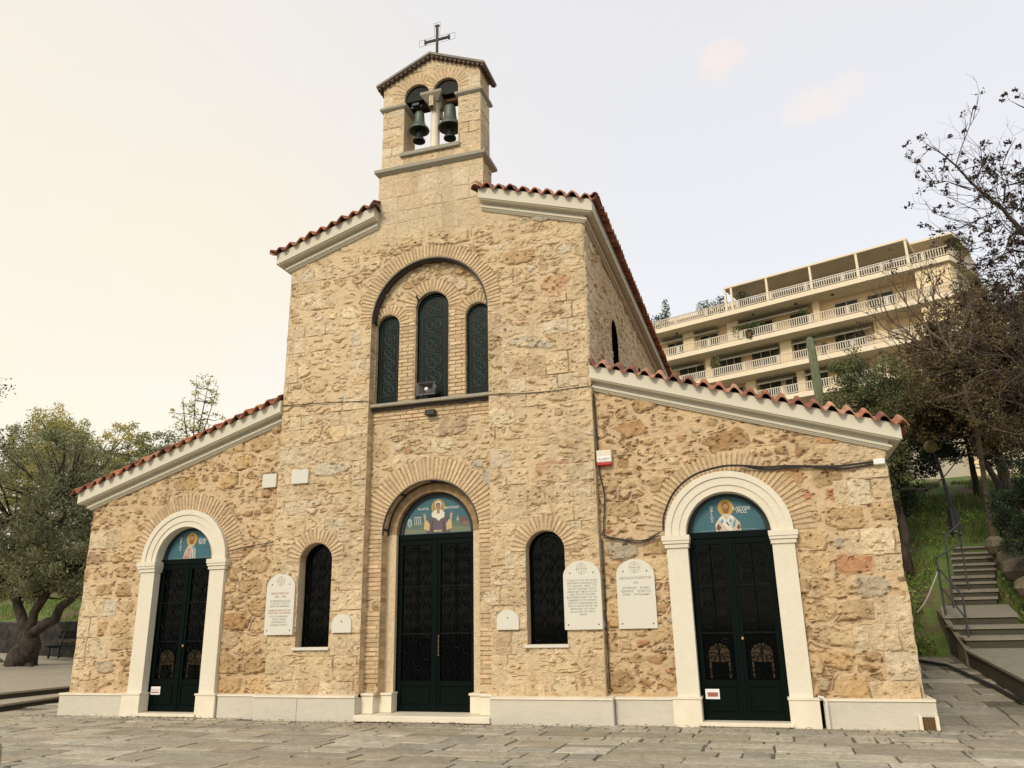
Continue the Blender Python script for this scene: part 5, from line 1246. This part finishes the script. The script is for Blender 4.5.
rt_('evergreen_tree', 'dark evergreen filling the gap between the lamp and the right edge', 13.9, 20.5, [((13.8, 20.3, 8.6), (2.4, 1.4, 1.8), 130, .42, 110, .3, .3), ((11.8, 20.0, 9.6), (1.7, 1.3, 1.4), 80, .42, 110, .3, .3)], (.11, .05, DK), seed=73, r=.15)
n = 9000; X = rg.uniform(8.4, 14.5, n); Y = rg.uniform(7.6, 19, n); k = off_stair(X, Y) & (fbm(X*1.6, Y*1.6, 8) > .47); X, Y = X[k], Y[k]
P = np.stack([X, Y, G(X, Y)+rg.uniform(.05, .38, len(X))], 1)
tag(leaves_obj('weeds', P, .10, .06, [(.12, .24, .03), (.18, .30, .05), (.22, .26, .07), (.08, .16, .02), (.24, .18, .09)], rg), 'broad-leaved weeds growing through the grass of the right bank', 'weeds', kind='stuff')
# bare twiggy tree fanned against the apartment block
random.seed(8); t = empty('bare_tree', (12.3, 13.0, float(G(12.3, 13))), label='bare light brown tree fanning thin branches across the apartment block', cat='tree', group=RGRP)
B = Bark(); B.limb([(12.3, 13, float(G(12.3, 13))-.1), (12.45, 13, 7.2), (12.25, 13, 9.6)], .085, .05)
for (p, dvec, L) in (((12.21, 13, 9.5), (-.45, 0, .9), 1.5), ((12.3, 13, 9.0), (-.9, .1, .6), 1.7), ((12.21, 13, 9.6), (.05, .1, 1), 1.6), ((12.3, 13, 9.2), (-.75, -.1, .9), 1.7), ((12.2, 13, 9.6), (.5, 0, .9), 1.3), ((12.35, 13, 8.6), (-1.1, .1, .25), 1.7), ((12.4, 13, 8.0), (-.6, -.2, .5), 1.4), ((12.25, 12.9, 9.4), (.8, -.1, .5), 1.5), ((12.35, 12.9, 8.8), (.9, -.1, .1), 1.5), ((12.3, 12.9, 9.1), (-.3, -.2, 1), 1.5), ((12.4, 13, 8.2), (-1, -.2, .0), 1.3)):
    B.twig(p, dvec, L, .05, 4, .42, .14, (2, 3))
o = B.m.build('trunk', M['palebark'], t, smooth=True); o.data.transform(Matrix.Translation(-t.location))
rng = np.random.RandomState(4); tips = np.array([tuple(v) for v in B.tips]); tips = tips[rng.rand(len(tips)) < .35]
p, i = leaves_in(tips, .07, 5, rng); leaves_obj('leaves', p-np.array(t.location), .07, .035, [(.07, .04, .03), (.05, .03, .025)], rng, t)
# purple-leaved tree reaching in from the right edge
random.seed(15); gz = float(G(13.4, 4.2)); t = empty('purple_leaved_tree', (13.4, 4.2, gz), label='nearly bare tree with clusters of purple-brown leaves at upper right', cat='tree', group=RGRP)
B = Bark(); B.limb([(13.4, 4.2, gz-.1), (13.1, 4.2, 4.5), (12.6, 4.1, 7.2), (11.8, 4, 8.96)], .20, .06)
main = [(11.8, 4, 8.96), (11.52, 4, 9.55), (11.34, 4, 9.94), (11.11, 4, 10.28), (10.88, 4, 10.65), (10.66, 4, 11.14), (10.42, 4, 11.5), (10.17, 4, 11.79)]
arms = [(main, .05, .008), ([(10.63, 4, 11.07), (10.83, 4, 11.54), (11.06, 3.9, 12.0), (11.19, 3.9, 12.18)], .012, .005), ([(10.85, 4, 10.48), (10.41, 4, 10.79), (10.02, 4.1, 10.94)], .014, .005),
        ([(11.24, 4, 9.89), (10.83, 4, 9.75), (10.42, 4.1, 9.63), (10.09, 4.1, 9.66)], .016, .005), ([(11.4, 4, 10.05), (11.54, 4.1, 10.51), (11.83, 4.2, 10.57), (12.12, 4.2, 10.71)], .022, .008),
        ([(12.6, 4.1, 7.2), (12.9, 4.2, 9.2), (12.8, 4.2, 11.2), (12.39, 4.1, 12.16), (12.01, 4, 12.45)], .07, .006), ([(11.3, 4, 10.0), (11.0, 4.1, 10.7), (11.25, 4.2, 11.2)], .015, .005),
        ([(11.9, 4, 8.8), (11.3, 3.9, 8.9), (10.8, 3.9, 8.65), (10.35, 3.9, 8.75)], .026, .006), ([(12.3, 4.1, 8.0), (11.6, 4, 8.1), (11.0, 4, 7.7)], .03, .007), ([(12.5, 4.1, 7.5), (12.0, 4.0, 9.3), (12.1, 4, 10.4)], .03, .008)]
ep = []
for pts, a, b in arms:
    P = B.limb(pts, a, b, 6); ep.append((P[-1], (P[-1]-P[-3]).normalized()))
    for q in range(2, len(P)-1):
        if random.random() < (.85 if a > .02 else .5):
            d = (P[q]-P[q-1]).normalized(); B.twig(P[q], d+Vector((random.gauss(0, .8), random.gauss(0, .6), random.gauss(.2, .7))), random.uniform(.25, .6), .009, 2, .6, .08, (2, 2))
for p_, d_ in ep: B.twig(p_, d_, .15, .006, 2, .6, .05, (2, 2)); B.tips.append(p_)
for k in range(150):
    x0 = random.uniform(10.9, 13.0); z0 = random.uniform(6.6, 10.6); B.twig((x0, 4+random.gauss(0, .5), z0), (random.gauss(-.2, .8), random.gauss(0, .5), random.gauss(.5, .5)), random.uniform(.4, .9), .010, 3, .6, .1, (2, 2))
o = B.m.build('trunk', M['darkbark'], t, smooth=True); o.data.transform(Matrix.Translation(-t.location))
rng = np.random.RandomState(6); tips = np.array([tuple(v) for v in B.tips]); tips = tips[rng.rand(len(tips)) < .40]
t.location.x += .22; tips = tips+rng.normal(size=tips.shape)*.02+np.array([.22, 0, 0]); p, i = leaves_in(tips, .10, 15, rng); leaves_obj('leaves', p-np.array(t.location), .075, .045, [(.055, .03, .035), (.04, .022, .026), (.08, .04, .03), (.05, .05, .02)], rng, t, ids=i)
random.seed(31); gz = float(G(13.3, 8.0)); t = empty('twiggy_tree', (13.3, 8.0, gz), label='tangle of bare grey-brown branches over the dark bush at the right edge', cat='tree', group=RGRP)
B = Bark(); B.limb([(13.3, 8, gz-.1), (13.0, 8, 5), (12.7, 8, 7.2)], .12, .07)
for k in range(15):
    B.twig((12.95-.3*random.random(), 8+random.gauss(0, .2), random.uniform(5.2, 7.4)), (random.gauss(-.5, .7), random.gauss(0, .4), random.gauss(.35, .5)), random.uniform(.8, 1.5), .024, 4, .5, .03, (2, 2))
o = B.m.build('trunk', M['palebark'], t, smooth=True); o.data.transform(Matrix.Translation(-t.location))
rng = np.random.RandomState(9); tips = np.array([tuple(v) for v in B.tips]); tips = tips[rng.rand(len(tips)) < .4]
p, i = leaves_in(tips, .10, 6, rng); leaves_obj('leaves', p-np.array(t.location), .07, .04, BR, rng, t, ids=i)
# ------------------------------------------------------------------ cactus
z = float(G(8.25, 14)); t = empty('column_cactus', (8.25, 14, z), label='tall grey-green column cactus standing behind the right aisle roof', cat='cactus')
def ribbed(m, pts, r, nr=9):
    n = nr*2; vs = []; fs = []
    for (x, y, zz, q) in pts:
        for j in range(n): a = 2*PI*j/n; R = r*q*(1 if j % 2 else .84); vs.append((x+R*math.cos(a), y+R*math.sin(a), zz))
    for i in range(len(pts)-1):
        for j in range(n): fs.append((i*n+j, i*n+(j+1) % n, (i+1)*n+(j+1) % n, (i+1)*n+j))
    fs.append(tuple((len(pts)-1)*n+j for j in range(n))); m.add(vs, fs)
h = 10.93-z
m = MB(); ribbed(m, [(.0, 0, 0, .9), (.0, 0, 1, 1), (.02, 0, 3, 1), (-.01, 0, 5, 1), (-.06, 0, h-.5, .9), (-.08, 0, h-.12, .8), (-.08, 0, h-.03, .55), (-.08, 0, h, .2)], .155); m.build('stem', M['cactus'], t)
for (a, b, h2) in ((.35, .1, 5.6), (-.30, -.2, 5.2), (.2, .35, 4.9), (.5, -.1, 5.1)):
    m = MB(); ribbed(m, [(a*.3, b*.3, 3.9, .6), (a, b, 4.2, .8), (a*1.1, b*1.1, 4.6, 1), (a*1.1, b, h2-.1, .8), (a*1.1, b, h2, .3)], .14); m.build('arm', M['cactus'], t)
# ================================================================== STEPS, RAILING, LAMP
random.seed(99)
def steptop(m, P, zf, zb, th, yb=None): pass
m = MB(); tr_ = MB()
def slab_poly(mt, mb, x0, x1, y0, y1, z0, z1, zg, sk=0.0, side=True):
    "stair block: tread sloping from z0 (front) to z1 (back), overhanging nosing; body down to zg. sk = sideways shift over its depth"
    mt.add([(x0-.03, y0-.04, z0-.05), (x1+.03, y0-.04, z0-.05), (x1+sk+.03, y1, z1-.05), (x0+sk-.03, y1, z1-.05), (x0-.03, y0-.04, z0), (x1+.03, y0-.04, z0), (x1+sk+.03, y1, z1), (x0+sk-.03, y1, z1)],
           [(0,3,2,1),(4,5,6,7),(0,1,5,4),(1,2,6,5),(2,3,7,6),(3,0,4,7)])
    mb.add([(x0, y0, zg), (x1, y0, zg), (x1+sk, y1, zg), (x0+sk, y1, zg), (x0, y0, z0-.051), (x1, y0, z0-.051), (x1+sk, y1, z1-.051), (x0+sk, y1, z1-.051)],
           [(0,1,5,4),(1,2,6,5),(2,3,7,6),(3,0,4,7)])
st = empty('stone_steps', (10.5, 7, .4), label='weathered stone steps climbing the grassy bank right of the church', cat='steps')
def local(o, t): o.data.transform(Matrix.Translation(-Vector(t.location))); return o
def stp(args, name='step'):
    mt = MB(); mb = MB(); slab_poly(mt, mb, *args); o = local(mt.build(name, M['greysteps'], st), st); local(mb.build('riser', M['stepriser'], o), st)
stp((9.82, 13.2, 1.2, 6.35, .50, .93, .0), 'ramp_landing')
stp((9.86, 11.8, 6.35, 7.15, 1.14, 1.18, .3)); stp((9.82, 11.5, 7.15, 7.95, 1.36, 1.40, .3)); stp((9.80, 11.3, 7.95, 9.85, 1.60, 1.86, .4, .30), 'landing')
rs = random.Random(4)
for i in range(9):
    y0 = 9.85+.60*i; x0 = 10.40+.145*i; dz = rs.uniform(-.02, .02)
    stp((x0+rs.uniform(-.04, .04), x0+1.0+.01*i+rs.uniform(-.04, .04), y0, y0+.60, 2.05+.20*i+dz, 2.08+.20*i+dz+rs.uniform(0, .03), 1.4+.20*i, .16))
# left flank of the stair in rough walling
m = MB()
m.add([(9.76, 6.2, .4), (9.90, 6.2, .4), (10.1, 9.85, .8), (9.98, 9.85, .8), (9.78, 6.2, .92), (9.90, 6.2, .92), (9.90, 7.95, 1.53), (9.78, 7.95, 1.53), (10.1, 9.85, 1.78), (9.98, 9.85, 1.78)],
      [(0, 1, 5, 4), (0, 4, 7, 9, 3), (4, 5, 6, 7), (7, 6, 8, 9), (1, 2, 8, 6, 5)])
local(m.build('flank_wall', M['lime'], st), st)
rk = MB(); rnd = random.Random(5)
def rock(m, c, s):
    vs = []; n = 9
    for j, (f, zz) in enumerate(((.7, -.5), (1, -.1), (.85, .3), (.4, .5))):
        for i in range(n): a = 2*PI*i/n; q = f*rnd.uniform(.8, 1.15); vs.append((c[0]+s[0]*q*math.cos(a), c[1]+s[1]*q*math.sin(a), c[2]+s[2]*zz*rnd.uniform(.85, 1.1)))
    fs = [(j*n+i, j*n+(i+1) % n, (j+1)*n+(i+1) % n, (j+1)*n+i) for j in range(3) for i in range(n)]; fs.append(tuple(3*n+i for i in range(n))); m.add(vs, fs)
for k in range(16):
    x = 11.9+rnd.random()*1.0+.02*k; y = 6.6+k*.42
    m = MB(); z = max(float(G(x, y)), 1.1+.16*k); rock(m, (0, 0, 0), (rnd.uniform(.22, .42), rnd.uniform(.2, .35), rnd.uniform(.3, .6)))
    o = m.build('rock', M['lime'], None); o.location = (x, y, z+.05); tag(o, 'rough boulder in the low rock edging right of the stone steps', 'rock', 'rocks edging the steps')
# pipe lying along the foot of the steps
P = [(8.6, 7.2, .78), (8.96, 6.5, .80), (9.34, 5.9, .74), (9.50, 4.6, .60), (9.62, 3.6, .48), (9.72, 2.2, .33)]
m = MB(); m.tube([(x, y, float(G(x, y))+.07) for x, y, z in P], .035, 8); tag(m.build('ground_pipe', M['black'], None), 'black pipe lying on the paving along the foot of the steps', 'pipe')
# railings
rl = empty('handrail', (9.9, 7.5, 1.4), label='two-bar metal handrail stepping up the left side of the stone steps', cat='handrail')
def rail(name, pts, r): m = MB(); m.tube(pts, r, 6); return local(m.build(name, M['galv'], rl), rl)
rail('post', [(9.95, 6.5, .95), (9.98, 6.5, 2.02)], .024); rail('post', [(9.86, 8.05, 1.55), (9.85, 8.0, 2.72)], .024); rail('post', [(9.94, 8.5, 1.6), (9.95, 8.5, 3.0)], .024); rail('post', [(10.30, 9.35, 1.78), (10.38, 9.35, 3.56)], .024)
rail('top_bar', [(9.98, 6.5, 2.02), (9.85, 7.98, 2.72)], .024); rail('mid_bar', [(9.96, 6.5, 1.56), (9.85, 8.0, 2.28)], .02)
rail('top_bar', [(10.38, 9.35, 3.56), (11.13, 11.0, 4.05)], .022); rail('mid_bar', [(9.95, 8.4, 2.98), (10.96, 10.5, 3.46)], .02); rail('post', [(10.96, 10.6, 2.1), (10.98, 10.6, 3.6)], .02)
o = cable('cable', [(9.25, 8.0, 1.7), (9.5, 8.0, 2.0), (9.84, 8.0, 2.62)], .015, 'pale slack cable hanging from the handrail onto the grass', 'palecable')
# street lamp
lx, ly = 12.0, 16.0; lz = float(G(lx, ly)); t = empty('street_lamp', (lx, ly, lz), label='old black lamp post with a pale globe among the trees', cat='street lamp')
m = MB(); m.lathe([(.24, -.1), (.24, .12), (.20, .18), (.17, .5), (.15, .9), (.09, 1.0)], (0, 0, 0), 12); m.tube([(0, 0, .9), (-.12, 0, 2.2)], .075, 8, r1=.05); m.tube([(-.12, 0, 2.2), (-.2, 0, 2.7)], .05, 8); m.build('post', M['black'], t)
m = MB(); m.tube([(-.16, 0, 2.2), (-.55, 0, 2.75)], .06, 6); m.tube([(-.2, 0, 2.65), (-.28, 0, 2.85)], .03, 6); m.build('arm', M['black'], t)
m = MB(); m.lathe([(.04, 0), (.14, .05), (.205, .14), (.22, .22), (.205, .30), (.14, .39), (.05, .44)], (-.3, 0, 2.83), 18); m.build('globe', material('milky_globe', (.42, .38, .16), rough=.4, var=.1, scale=5), t, smooth=True)
cable('cable', [(8.2, 12.0, 5.0), (10.0, 12.1, 5.2), (10.81, 12, 5.25), (11.66, 12, 6.07), (12.6, 12, 7.4)], .018, 'sagging cable strung between the trees near the lamp')
# ------------------------------------------------------------------ low wall, bench, bollard, boulders on the left
m = MB(); vs = []; n = 42
for i in range(n+1):
    x = -40+i*.62; yy = 12.1+.15*math.sin(x*.7)+.10*fbm(np.array([x*2.]), np.array([3.]), 3)[0]; top = 1.95+.22*fbm(np.array([x*1.7]), np.array([1.]), 2)[0]
    vs += [(x, yy, .2), (x, yy+.02, top), (x, yy+.5, top+.03), (x, yy+.5, .2)]
m.add(vs, [(4*i+j, 4*i+4+j, 4*i+5+j, 4*i+1+j) for i in range(n) for j in range(3)])
o = m.build('retaining_wall', material('dark_walling', (.018, .017, .014), rough=.95, var=.5, scale=3, col2=(.045, .04, .032), bump=1, bscale=7), None); tag(o, 'low dark rough stone wall below the grass slope at far left', 'wall')
bt = empty('park_bench', (-19.2, 11.0, .72), .0, label='dark slatted park bench in front of the low wall, left of the church', cat='bench')
for i in range(3): m = MB(); m.bbox(-.95, .95, -.28+.17*i, -.15+.17*i, .42, .46, .006); m.build('seat_slat', M['grille'], bt)
for i in range(3): m = MB(); m.bbox(-.95, .95, .26+.04*i, .30+.04*i, .56+.15*i, .67+.15*i, .006); m.build('back_slat', M['palebark'] if i == 0 else M['grille'], bt)
for s in (-1, 1):
    m = MB(); m.box(s*.75-.03, s*.75+.03, -.28, -.22, 0, .42); m.box(s*.75-.03, s*.75+.03, .18, .24, 0, .42); m.box(s*.75-.031, s*.75+.031, -.28, .24, .38, .42)
    m.add([(s*.75-.03, .18, .4), (s*.75+.03, .18, .4), (s*.75+.03, .25, .4), (s*.75-.03, .25, .4), (s*.75-.03, .36, 1.0), (s*.75+.03, .36, 1.0), (s*.75+.03, .41, 1.0), (s*.75-.03, .41, 1.0)], [(0,3,2,1),(4,5,6,7),(0,1,5,4),(1,2,6,5),(2,3,7,6),(3,0,4,7)])
    m.build('bench_frame', M['black'], bt)
for (x, y, s, lab) in ((-20.2, 8.4, .6, 'dark boulder at the left of the olive trunk'), (-16.6, 10.6, .5, 'small dark boulder right of the olive trunk')):
    m = MB(); rock(m, (0, 0, 0), (s, s*.8, s*.7)); o = m.build('rock', M['lime'], None); o.location = (x, y, .75); tag(o, lab, 'rock')
t = empty('bollard', (-2.78, -6.0, .0), label='grey rounded bollard just entering at the lower left edge', cat='bollard')
m = MB(); m.lathe([(.17, 0), (.17, .05), (.14, .08), (.135, .30), (.12, .38), (.08, .43), (.02, .45)], (0, 0, 0), 20); m.build('post', M['slab'], t, smooth=True); m = MB(); m.lathe([(.20, 0), (.20, .03), (.15, .035)], (0, 0, 0), 20); m.build('base', M['slab'], t)
# ------------------------------------------------------------------ small house behind the bank
hz = float(G(15.6, 29))-.2; t = empty('small_house', (15.6, 29, hz), label='cream house with a pale corner pillar seen between the tree trunks', cat='house')
m = MB(); m.box(-2.2, 0.1, -.0, 5, 0, 3.4); m.build('wall', M['soffit'], t); m = MB(); m.bbox(.1, .75, -.25, .5, 0, 3.4, .02); m.build('pillar', M['apt'], t)
m = MB(); m.box(.75, 6, .6, 5, 0, 3.4); m.build('wall', M['aptslab'], t)
m = MB(); m.box(-2.5, 6.3, -.5, 5.3, 3.4, 3.62); m.build('roof', M['aptslab'], t)
m = MB(); m.box(-1.7, -.5, -.04, .0, 1.2, 2.4); w_ = m.build('window', M['aptglass'], t); m = MB(); m.box(-1.78, -.42, -.08, .0, 2.4, 2.5); m.box(-1.78, -.42, -.10, .0, 1.1, 1.2); m.build('window_frame', M['aptslab'], w_)
# ================================================================== APARTMENT BLOCK on the hill
th = math.radians(-19.5); ap = empty('apartment_building', (9.0187, 54.3300, 10.0), th, label='long cream apartment block with white balustrades on every floor, behind the right roof', cat='building')
AZ0 = 10.0       # local x along the facade (to the right), local y away from the camera, z = world-10
LFT, RGT = -34.0, 13.6
FL = [28.41-AZ0, 25.45-AZ0, 22.50-AZ0, 19.70-AZ0, 16.7-AZ0, 13.7-AZ0, 10.7-AZ0]     # tops of balcony slabs
SIDE = Vector((.96, .29, 0))*5.2      # side balcony bends back from the corner
Q0 = Vector((RGT, 0, 0)); Q1 = Vector((RGT+1.25, 4.65, 0))
def apbox(name, mat, *b, par=None, bev=0):
    m = MB(); m.bbox(*b, .01) if bev else m.box(*b); return m.build(name, M[mat], par or ap)
def prism(m, pts, z0, z1):
    k = len(pts); m.add([(x, y, z0) for x, y in pts]+[(x, y, z1) for x, y in pts], [tuple(range(k))[::-1], tuple(range(k, 2*k))]+[(i, (i+1) % k, (i+1) % k+k, i+k) for i in range(k)])
rnd = random.Random(2)
for f, z in enumerate(FL):
    m = MB(); prism(m, [(LFT, 0), (RGT, 0), (Q1.x, Q1.y), (Q1.x, 14), (LFT, 14)], z-.42, z); fl = m.build('floor_slab', M['aptslab'], ap)
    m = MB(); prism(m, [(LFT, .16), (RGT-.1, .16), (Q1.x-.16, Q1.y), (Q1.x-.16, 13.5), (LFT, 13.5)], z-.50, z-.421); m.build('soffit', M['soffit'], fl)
    if f > 4: continue
    # balustrade of white slats
    m = MB()
    def run(a, b, step=.19):
        L = (b-a).length; n = int(L/step); d = (b-a)/L; nrm = Vector((-d.y, d.x, 0))
        def bar(p, q, w, z0, z1): 
            u = nrm*w; m.add([(p-u).to_tuple()[:2]+(z0,), (p+u).to_tuple()[:2]+(z0,), (q+u).to_tuple()[:2]+(z0,), (q-u).to_tuple()[:2]+(z0,), (p-u).to_tuple()[:2]+(z1,), (p+u).to_tuple()[:2]+(z1,), (q+u).to_tuple()[:2]+(z1,), (q-u).to_tuple()[:2]+(z1,)],
                  [(0,3,2,1),(4,5,6,7),(0,1,5,4),(1,2,6,5),(2,3,7,6),(3,0,4,7)])
        bar(a, b, .05, z+.76, z+.83); bar(a, b, .04, z+.08, z+.14)
        for i in range(n):
            p = a+d*(i+.5)*L/n; w = .035
            if i % 16 == 0: w = .11
            bar(p-d*w, p+d*w, .03, z+.14, z+.76)
    run(Vector((LFT, .06, 0)), Vector((RGT, .06, 0))); run(Vector((RGT, .06, 0)), Vector((Q1.x-.05, Q1.y, 0)))
    m.build('balustrade', M['aptrail'], fl)
# walls per storey, set back behind the balconies
def storey(z0, z1, back=2.3, x1=11.0): 
    m = MB(); prism(m, [(LFT, back), (x1, back), (x1, .35 if z1-z0 < 2.9 and x1 < 12 else back), (RGT-.1, .35 if x1 < 12 else back), (Q1.x-.7, Q1.y), (Q1.x-.7, 13.2), (LFT, 13.2)], z0, z1); return m.build('wall', M['apt'], ap)
for f in range(1, len(FL)):
    storey(FL[f], FL[f-1]-.50)
def win(x0, x1, z0, z1, back=2.3, frame='aptrail', awn=False, mull=1):
    m = MB(); m.box(x0, x1, back-.06, back+.0-.001, z0-AZ0, z1-AZ0); w = m.build('window', M['aptglass'], ap)
    m = MB(); a, b = z0-AZ0, z1-AZ0; e = .07
    m.box(x0-e, x1+e, back-.12, back-.061, b, b+e); m.box(x0-e, x1+e, back-.12, back-.061, a-e, a); m.box(x0-e, x0, back-.12, back-.061, a, b); m.box(x1, x1+e, back-.12, back-.061, a, b)
    for k in range(1, mull+1): xx = x0+(x1-x0)*k/(mull+1); m.box(xx-.025, xx+.025, back-.11, back-.061, a, b)
    m.build('window_frame', M[frame], w)
F = [z+AZ0 for z in FL]
for (a, b) in ((4.3, 6.1), (6.95, 8.9), (-8.1, -6.4), (-11.5, -9.9), (.4, 1.6), (-3.6, -1.2), (-14.6, -12.8), (-18, -16.2)): win(a, b, F[1]+.95, F[1]+2.0, mull=1 if b-a > 1.5 else 0)
for (a, b) in ((-3.4, -.9), (3.9, 6.3), (-6.5, -4.4), (.0, 2.2), (-10.5, -8)): win(a, b, F[2]+.9, F[2]+2.15, mull=2)
for (a, b) in ((-.7, .5), (.8, 2.9), (-3.0, -1.1), (4.0, 6.2), (-6.5, -4.5)): win(a, b, F[3]+.6, F[3]+2.1, mull=1)
for (a, b) in ((-3.0, -1.1), (1, 3.2), (5, 7)): win(a, b, F[4]+.6, F[4]+2.1, mull=1)
# wedge wall panels / pilasters and awnings under the slabs
for f, xs_ in ((1, (-9.6, -5.2, 2.6)), (2, (-7.6, -.6, 7.2)), (3, (-4.0, .5, 7)), (4, (-4, 3.5))):
    for x in xs_: apbox('pilaster', 'apt', x, x+rnd.uniform(.5, 1.1), 1.5, 2.3, FL[f], FL[f-1]-.5)
for f, rngs in ((1, ((-12, -6.2), (-4.8, 2.2))), (2, ((-14, -8.2), (-6.4, -.8), (.4, 7.0))), (3, ((-3.2, .2), (1.0, 6.0)))):
    for (a, b) in rngs:
        m = MB(); zt = FL[f-1]-.55; m.add([(a, 2.2, zt), (b, 2.2, zt), (b, 1.3, zt-.48), (a, 1.3, zt-.48), (a, 2.2, zt-.05), (b, 2.2, zt-.05), (b, 1.3, zt-.55), (a, 1.3, zt-.55)], [(0, 1, 2, 3), (7, 6, 5, 4), (2, 6, 7, 3), (0, 3, 7, 4), (1, 5, 6, 2)])
        m.build('awning', M['awning'], ap)
# penthouse: pergola roof on posts, set-back dark glazing
zt = 30.75-AZ0
m = MB(); m.box(-4.6, 10.9, -.02, 3.6, zt-.16, zt); rf = m.build('pergola_roof', M['aptslab'], ap)
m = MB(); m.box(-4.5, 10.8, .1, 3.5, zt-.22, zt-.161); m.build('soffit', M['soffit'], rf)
for x in (-4.5, -3.9, -.65, 3.15, 6.95, 10.75): apbox('pergola_post', 'aptslab', x-.09, x+.09, .02, .2, FL[0], zt-.16)
m = MB(); prism(m, [(11.0, .6), (14.0, .6), (Q1.x-.3, Q1.y), (Q1.x-.3, 8), (11.0, 8)], zt-.42, zt-.25); m.build('penthouse_roof', M['aptslab'], ap)
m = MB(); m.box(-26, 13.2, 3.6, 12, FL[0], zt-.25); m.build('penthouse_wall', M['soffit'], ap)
m = MB(); m.box(-26.3, -4.7, 3.3, 12.3, zt-.55, zt-.3); m.build('penthouse_roof', M['aptslab'], ap)
for (a, b) in ((-3.4, -.9), (-.4, 2.9), (3.4, 6.7), (7.2, 10.5)):
    m = MB(); m.box(a, b, 3.52, 3.599, FL[0]+.3, FL[0]+1.75); m.build('window', M['aptglass'], ap)
    m = MB(); m.box(a, b, 2.2, 2.3, FL[0]+.0, FL[0]+1.0)
apbox('plant_screen', 'soffit', 10.9, 13.0, 2.9, 3.0, FL[0], FL[0]+1.6)
# side windows and base
m = MB(); m.box(LFT, 13.0, 2.0, 13, -6, FL[-1]); m.build('base_wall', M['apt'], ap)
m = MB(); m.tube([(-2.6, 3, zt), (-2.55, 3, zt+.9)], .03, 5); m.tube([(-2.9, 3, zt+.7), (-2.2, 3, zt+.95)], .02, 4); m.tube([(-2.8, 3, zt+.5), (-2.3, 3, zt+.7)], .02, 4); m.build('antenna', M['slab'], ap)
# potted plants on the balconies: each its own thing
Rz = Matrix.Rotation(th, 4, 'Z')
def pot(lx, ly, f, h, w, lab, pl, cone=False, hang=False, seed=1):
    rng = np.random.RandomState(seed); loc = Matrix.Translation(ap.location) @ Rz @ Vector((lx, ly, FL[f]))
    t = empty('potted_plant', tuple(loc), label=lab, cat='plant', group='plants on the apartment balconies')
    m = MB(); m.lathe([(.18, 0), (.25, .4), (.27, .42), (.2, .40)], (0, 0, 0), 10); m.build('pot', M['wood'], t)
    n = int(260*w*h)+60; q = rng.normal(size=(n, 3)); q /= np.linalg.norm(q, axis=1)[:, None]; q *= (rng.rand(n)**.4)[:, None]
    P = np.stack([q[:, 0]*w, q[:, 1]*w*.6, .35+h*.5+q[:, 2]*h*.55-(.5*h if hang else 0)], 1); leaves_obj('leaves', P, .22, .10, pl, rng, t)
GG = [(.05, .08, .03), (.07, .11, .03), (.10, .13, .05)]
pot(-11.6, .8, 0, 1.5, .8, 'large dark spiky plant at the left end of the top terrace', [(.03, .045, .03), (.045, .06, .03)], seed=2)
pot(-10.9, 1.0, 0, 2.9, .45, 'tall slender green potted tree on the top terrace', GG, seed=3)
pot(-6.6, .6, 0, 1.5, 1.0, 'bright green bush beside the first pergola post', [(.10, .14, .03), (.07, .11, .03)], seed=4)
pot(-5.2, .7, 0, 1.6, .6, 'green bush between the bright bush and the pergola', GG, seed=5)
pot(-3.2, .8, 0, 1.5, .7, 'dark plant under the left end of the pergola roof', [(.03, .045, .02)], seed=6)
pot(2.1, .5, 1, 1.3, .55, 'round green shrub on the third floor balcony', [(.05, .08, .02)], seed=7)
pot(-3.6, .4, 1, 1.2, .9, 'leafy plant trailing on the third floor balcony, left part', GG, seed=8)
pot(-2.0, .4, 1, 1.1, .9, 'wide green plant beside the trailing one on the third floor balcony', GG, seed=9)
pot(-2.6, -.05, 1, .9, .4, 'plant hanging over the third floor slab edge', GG, hang=True, seed=10)
pot(-6.2, .5, 2, 1.7, .55, 'light green climbing plant on the second floor balcony', [(.12, .14, .06), (.09, .11, .05)], seed=11)
pot(-9.6, .4, 2, .7, .6, 'low green plant behind the second floor balustrade', GG, seed=12)
pot(3.3, .4, 2, 1.0, .4, 'small brownish plant on the second floor balcony by the cactus', BR, seed=13)
pot(14.2, 2.0, 0, 2.0, 1.2, 'mass of olive-brown creeper on the terrace corner', [(.09, .08, .035), (.07, .06, .03)], seed=14)
pot(13.4, 1.0, 0, 1.0, 1.0, 'low creeper spilling over the terrace corner balustrade', [(.12, .10, .05), (.09, .075, .035)], hang=True, seed=15)
for (x, f) in ((-9.9, 0), (-2.4, 0), (1.4, 0), (4.5, 0)):
    m = MB(); m.lathe([(.05, 0), (.14, -.08), (.12, -.12), (.02, -.13)], (x, .9, FL[f]-.5), 10); m.build('ceiling_lamp', M['black'], ap)
# side face openings of the block
m = MB(); e = Vector((Q1.x-.7-(RGT-.1), Q1.y-.35, 0)); nrm = Vector((e.y, -e.x, 0)).normalized()
for f in (1, 2, 3):
    m = MB(); p = Vector((RGT-.1, .35, 0))+e*.30+nrm*.02; q = Vector((RGT-.1, .35, 0))+e*.62+nrm*.02; z0, z1 = FL[f]+.3, FL[f]+2.0
    m.add([(p.x, p.y, z0), (q.x, q.y, z0), (q.x, q.y, z1), (p.x, p.y, z1), (p.x-nrm.x*.1, p.y-nrm.y*.1, z0), (q.x-nrm.x*.1, q.y-nrm.y*.1, z0), (q.x-nrm.x*.1, q.y-nrm.y*.1, z1), (p.x-nrm.x*.1, p.y-nrm.y*.1, z1)], [(0, 1, 2, 3), (0, 4, 5, 1), (1, 5, 6, 2), (2, 6, 7, 3), (3, 7, 4, 0)]); m.build('window', M['aptglass'], ap)
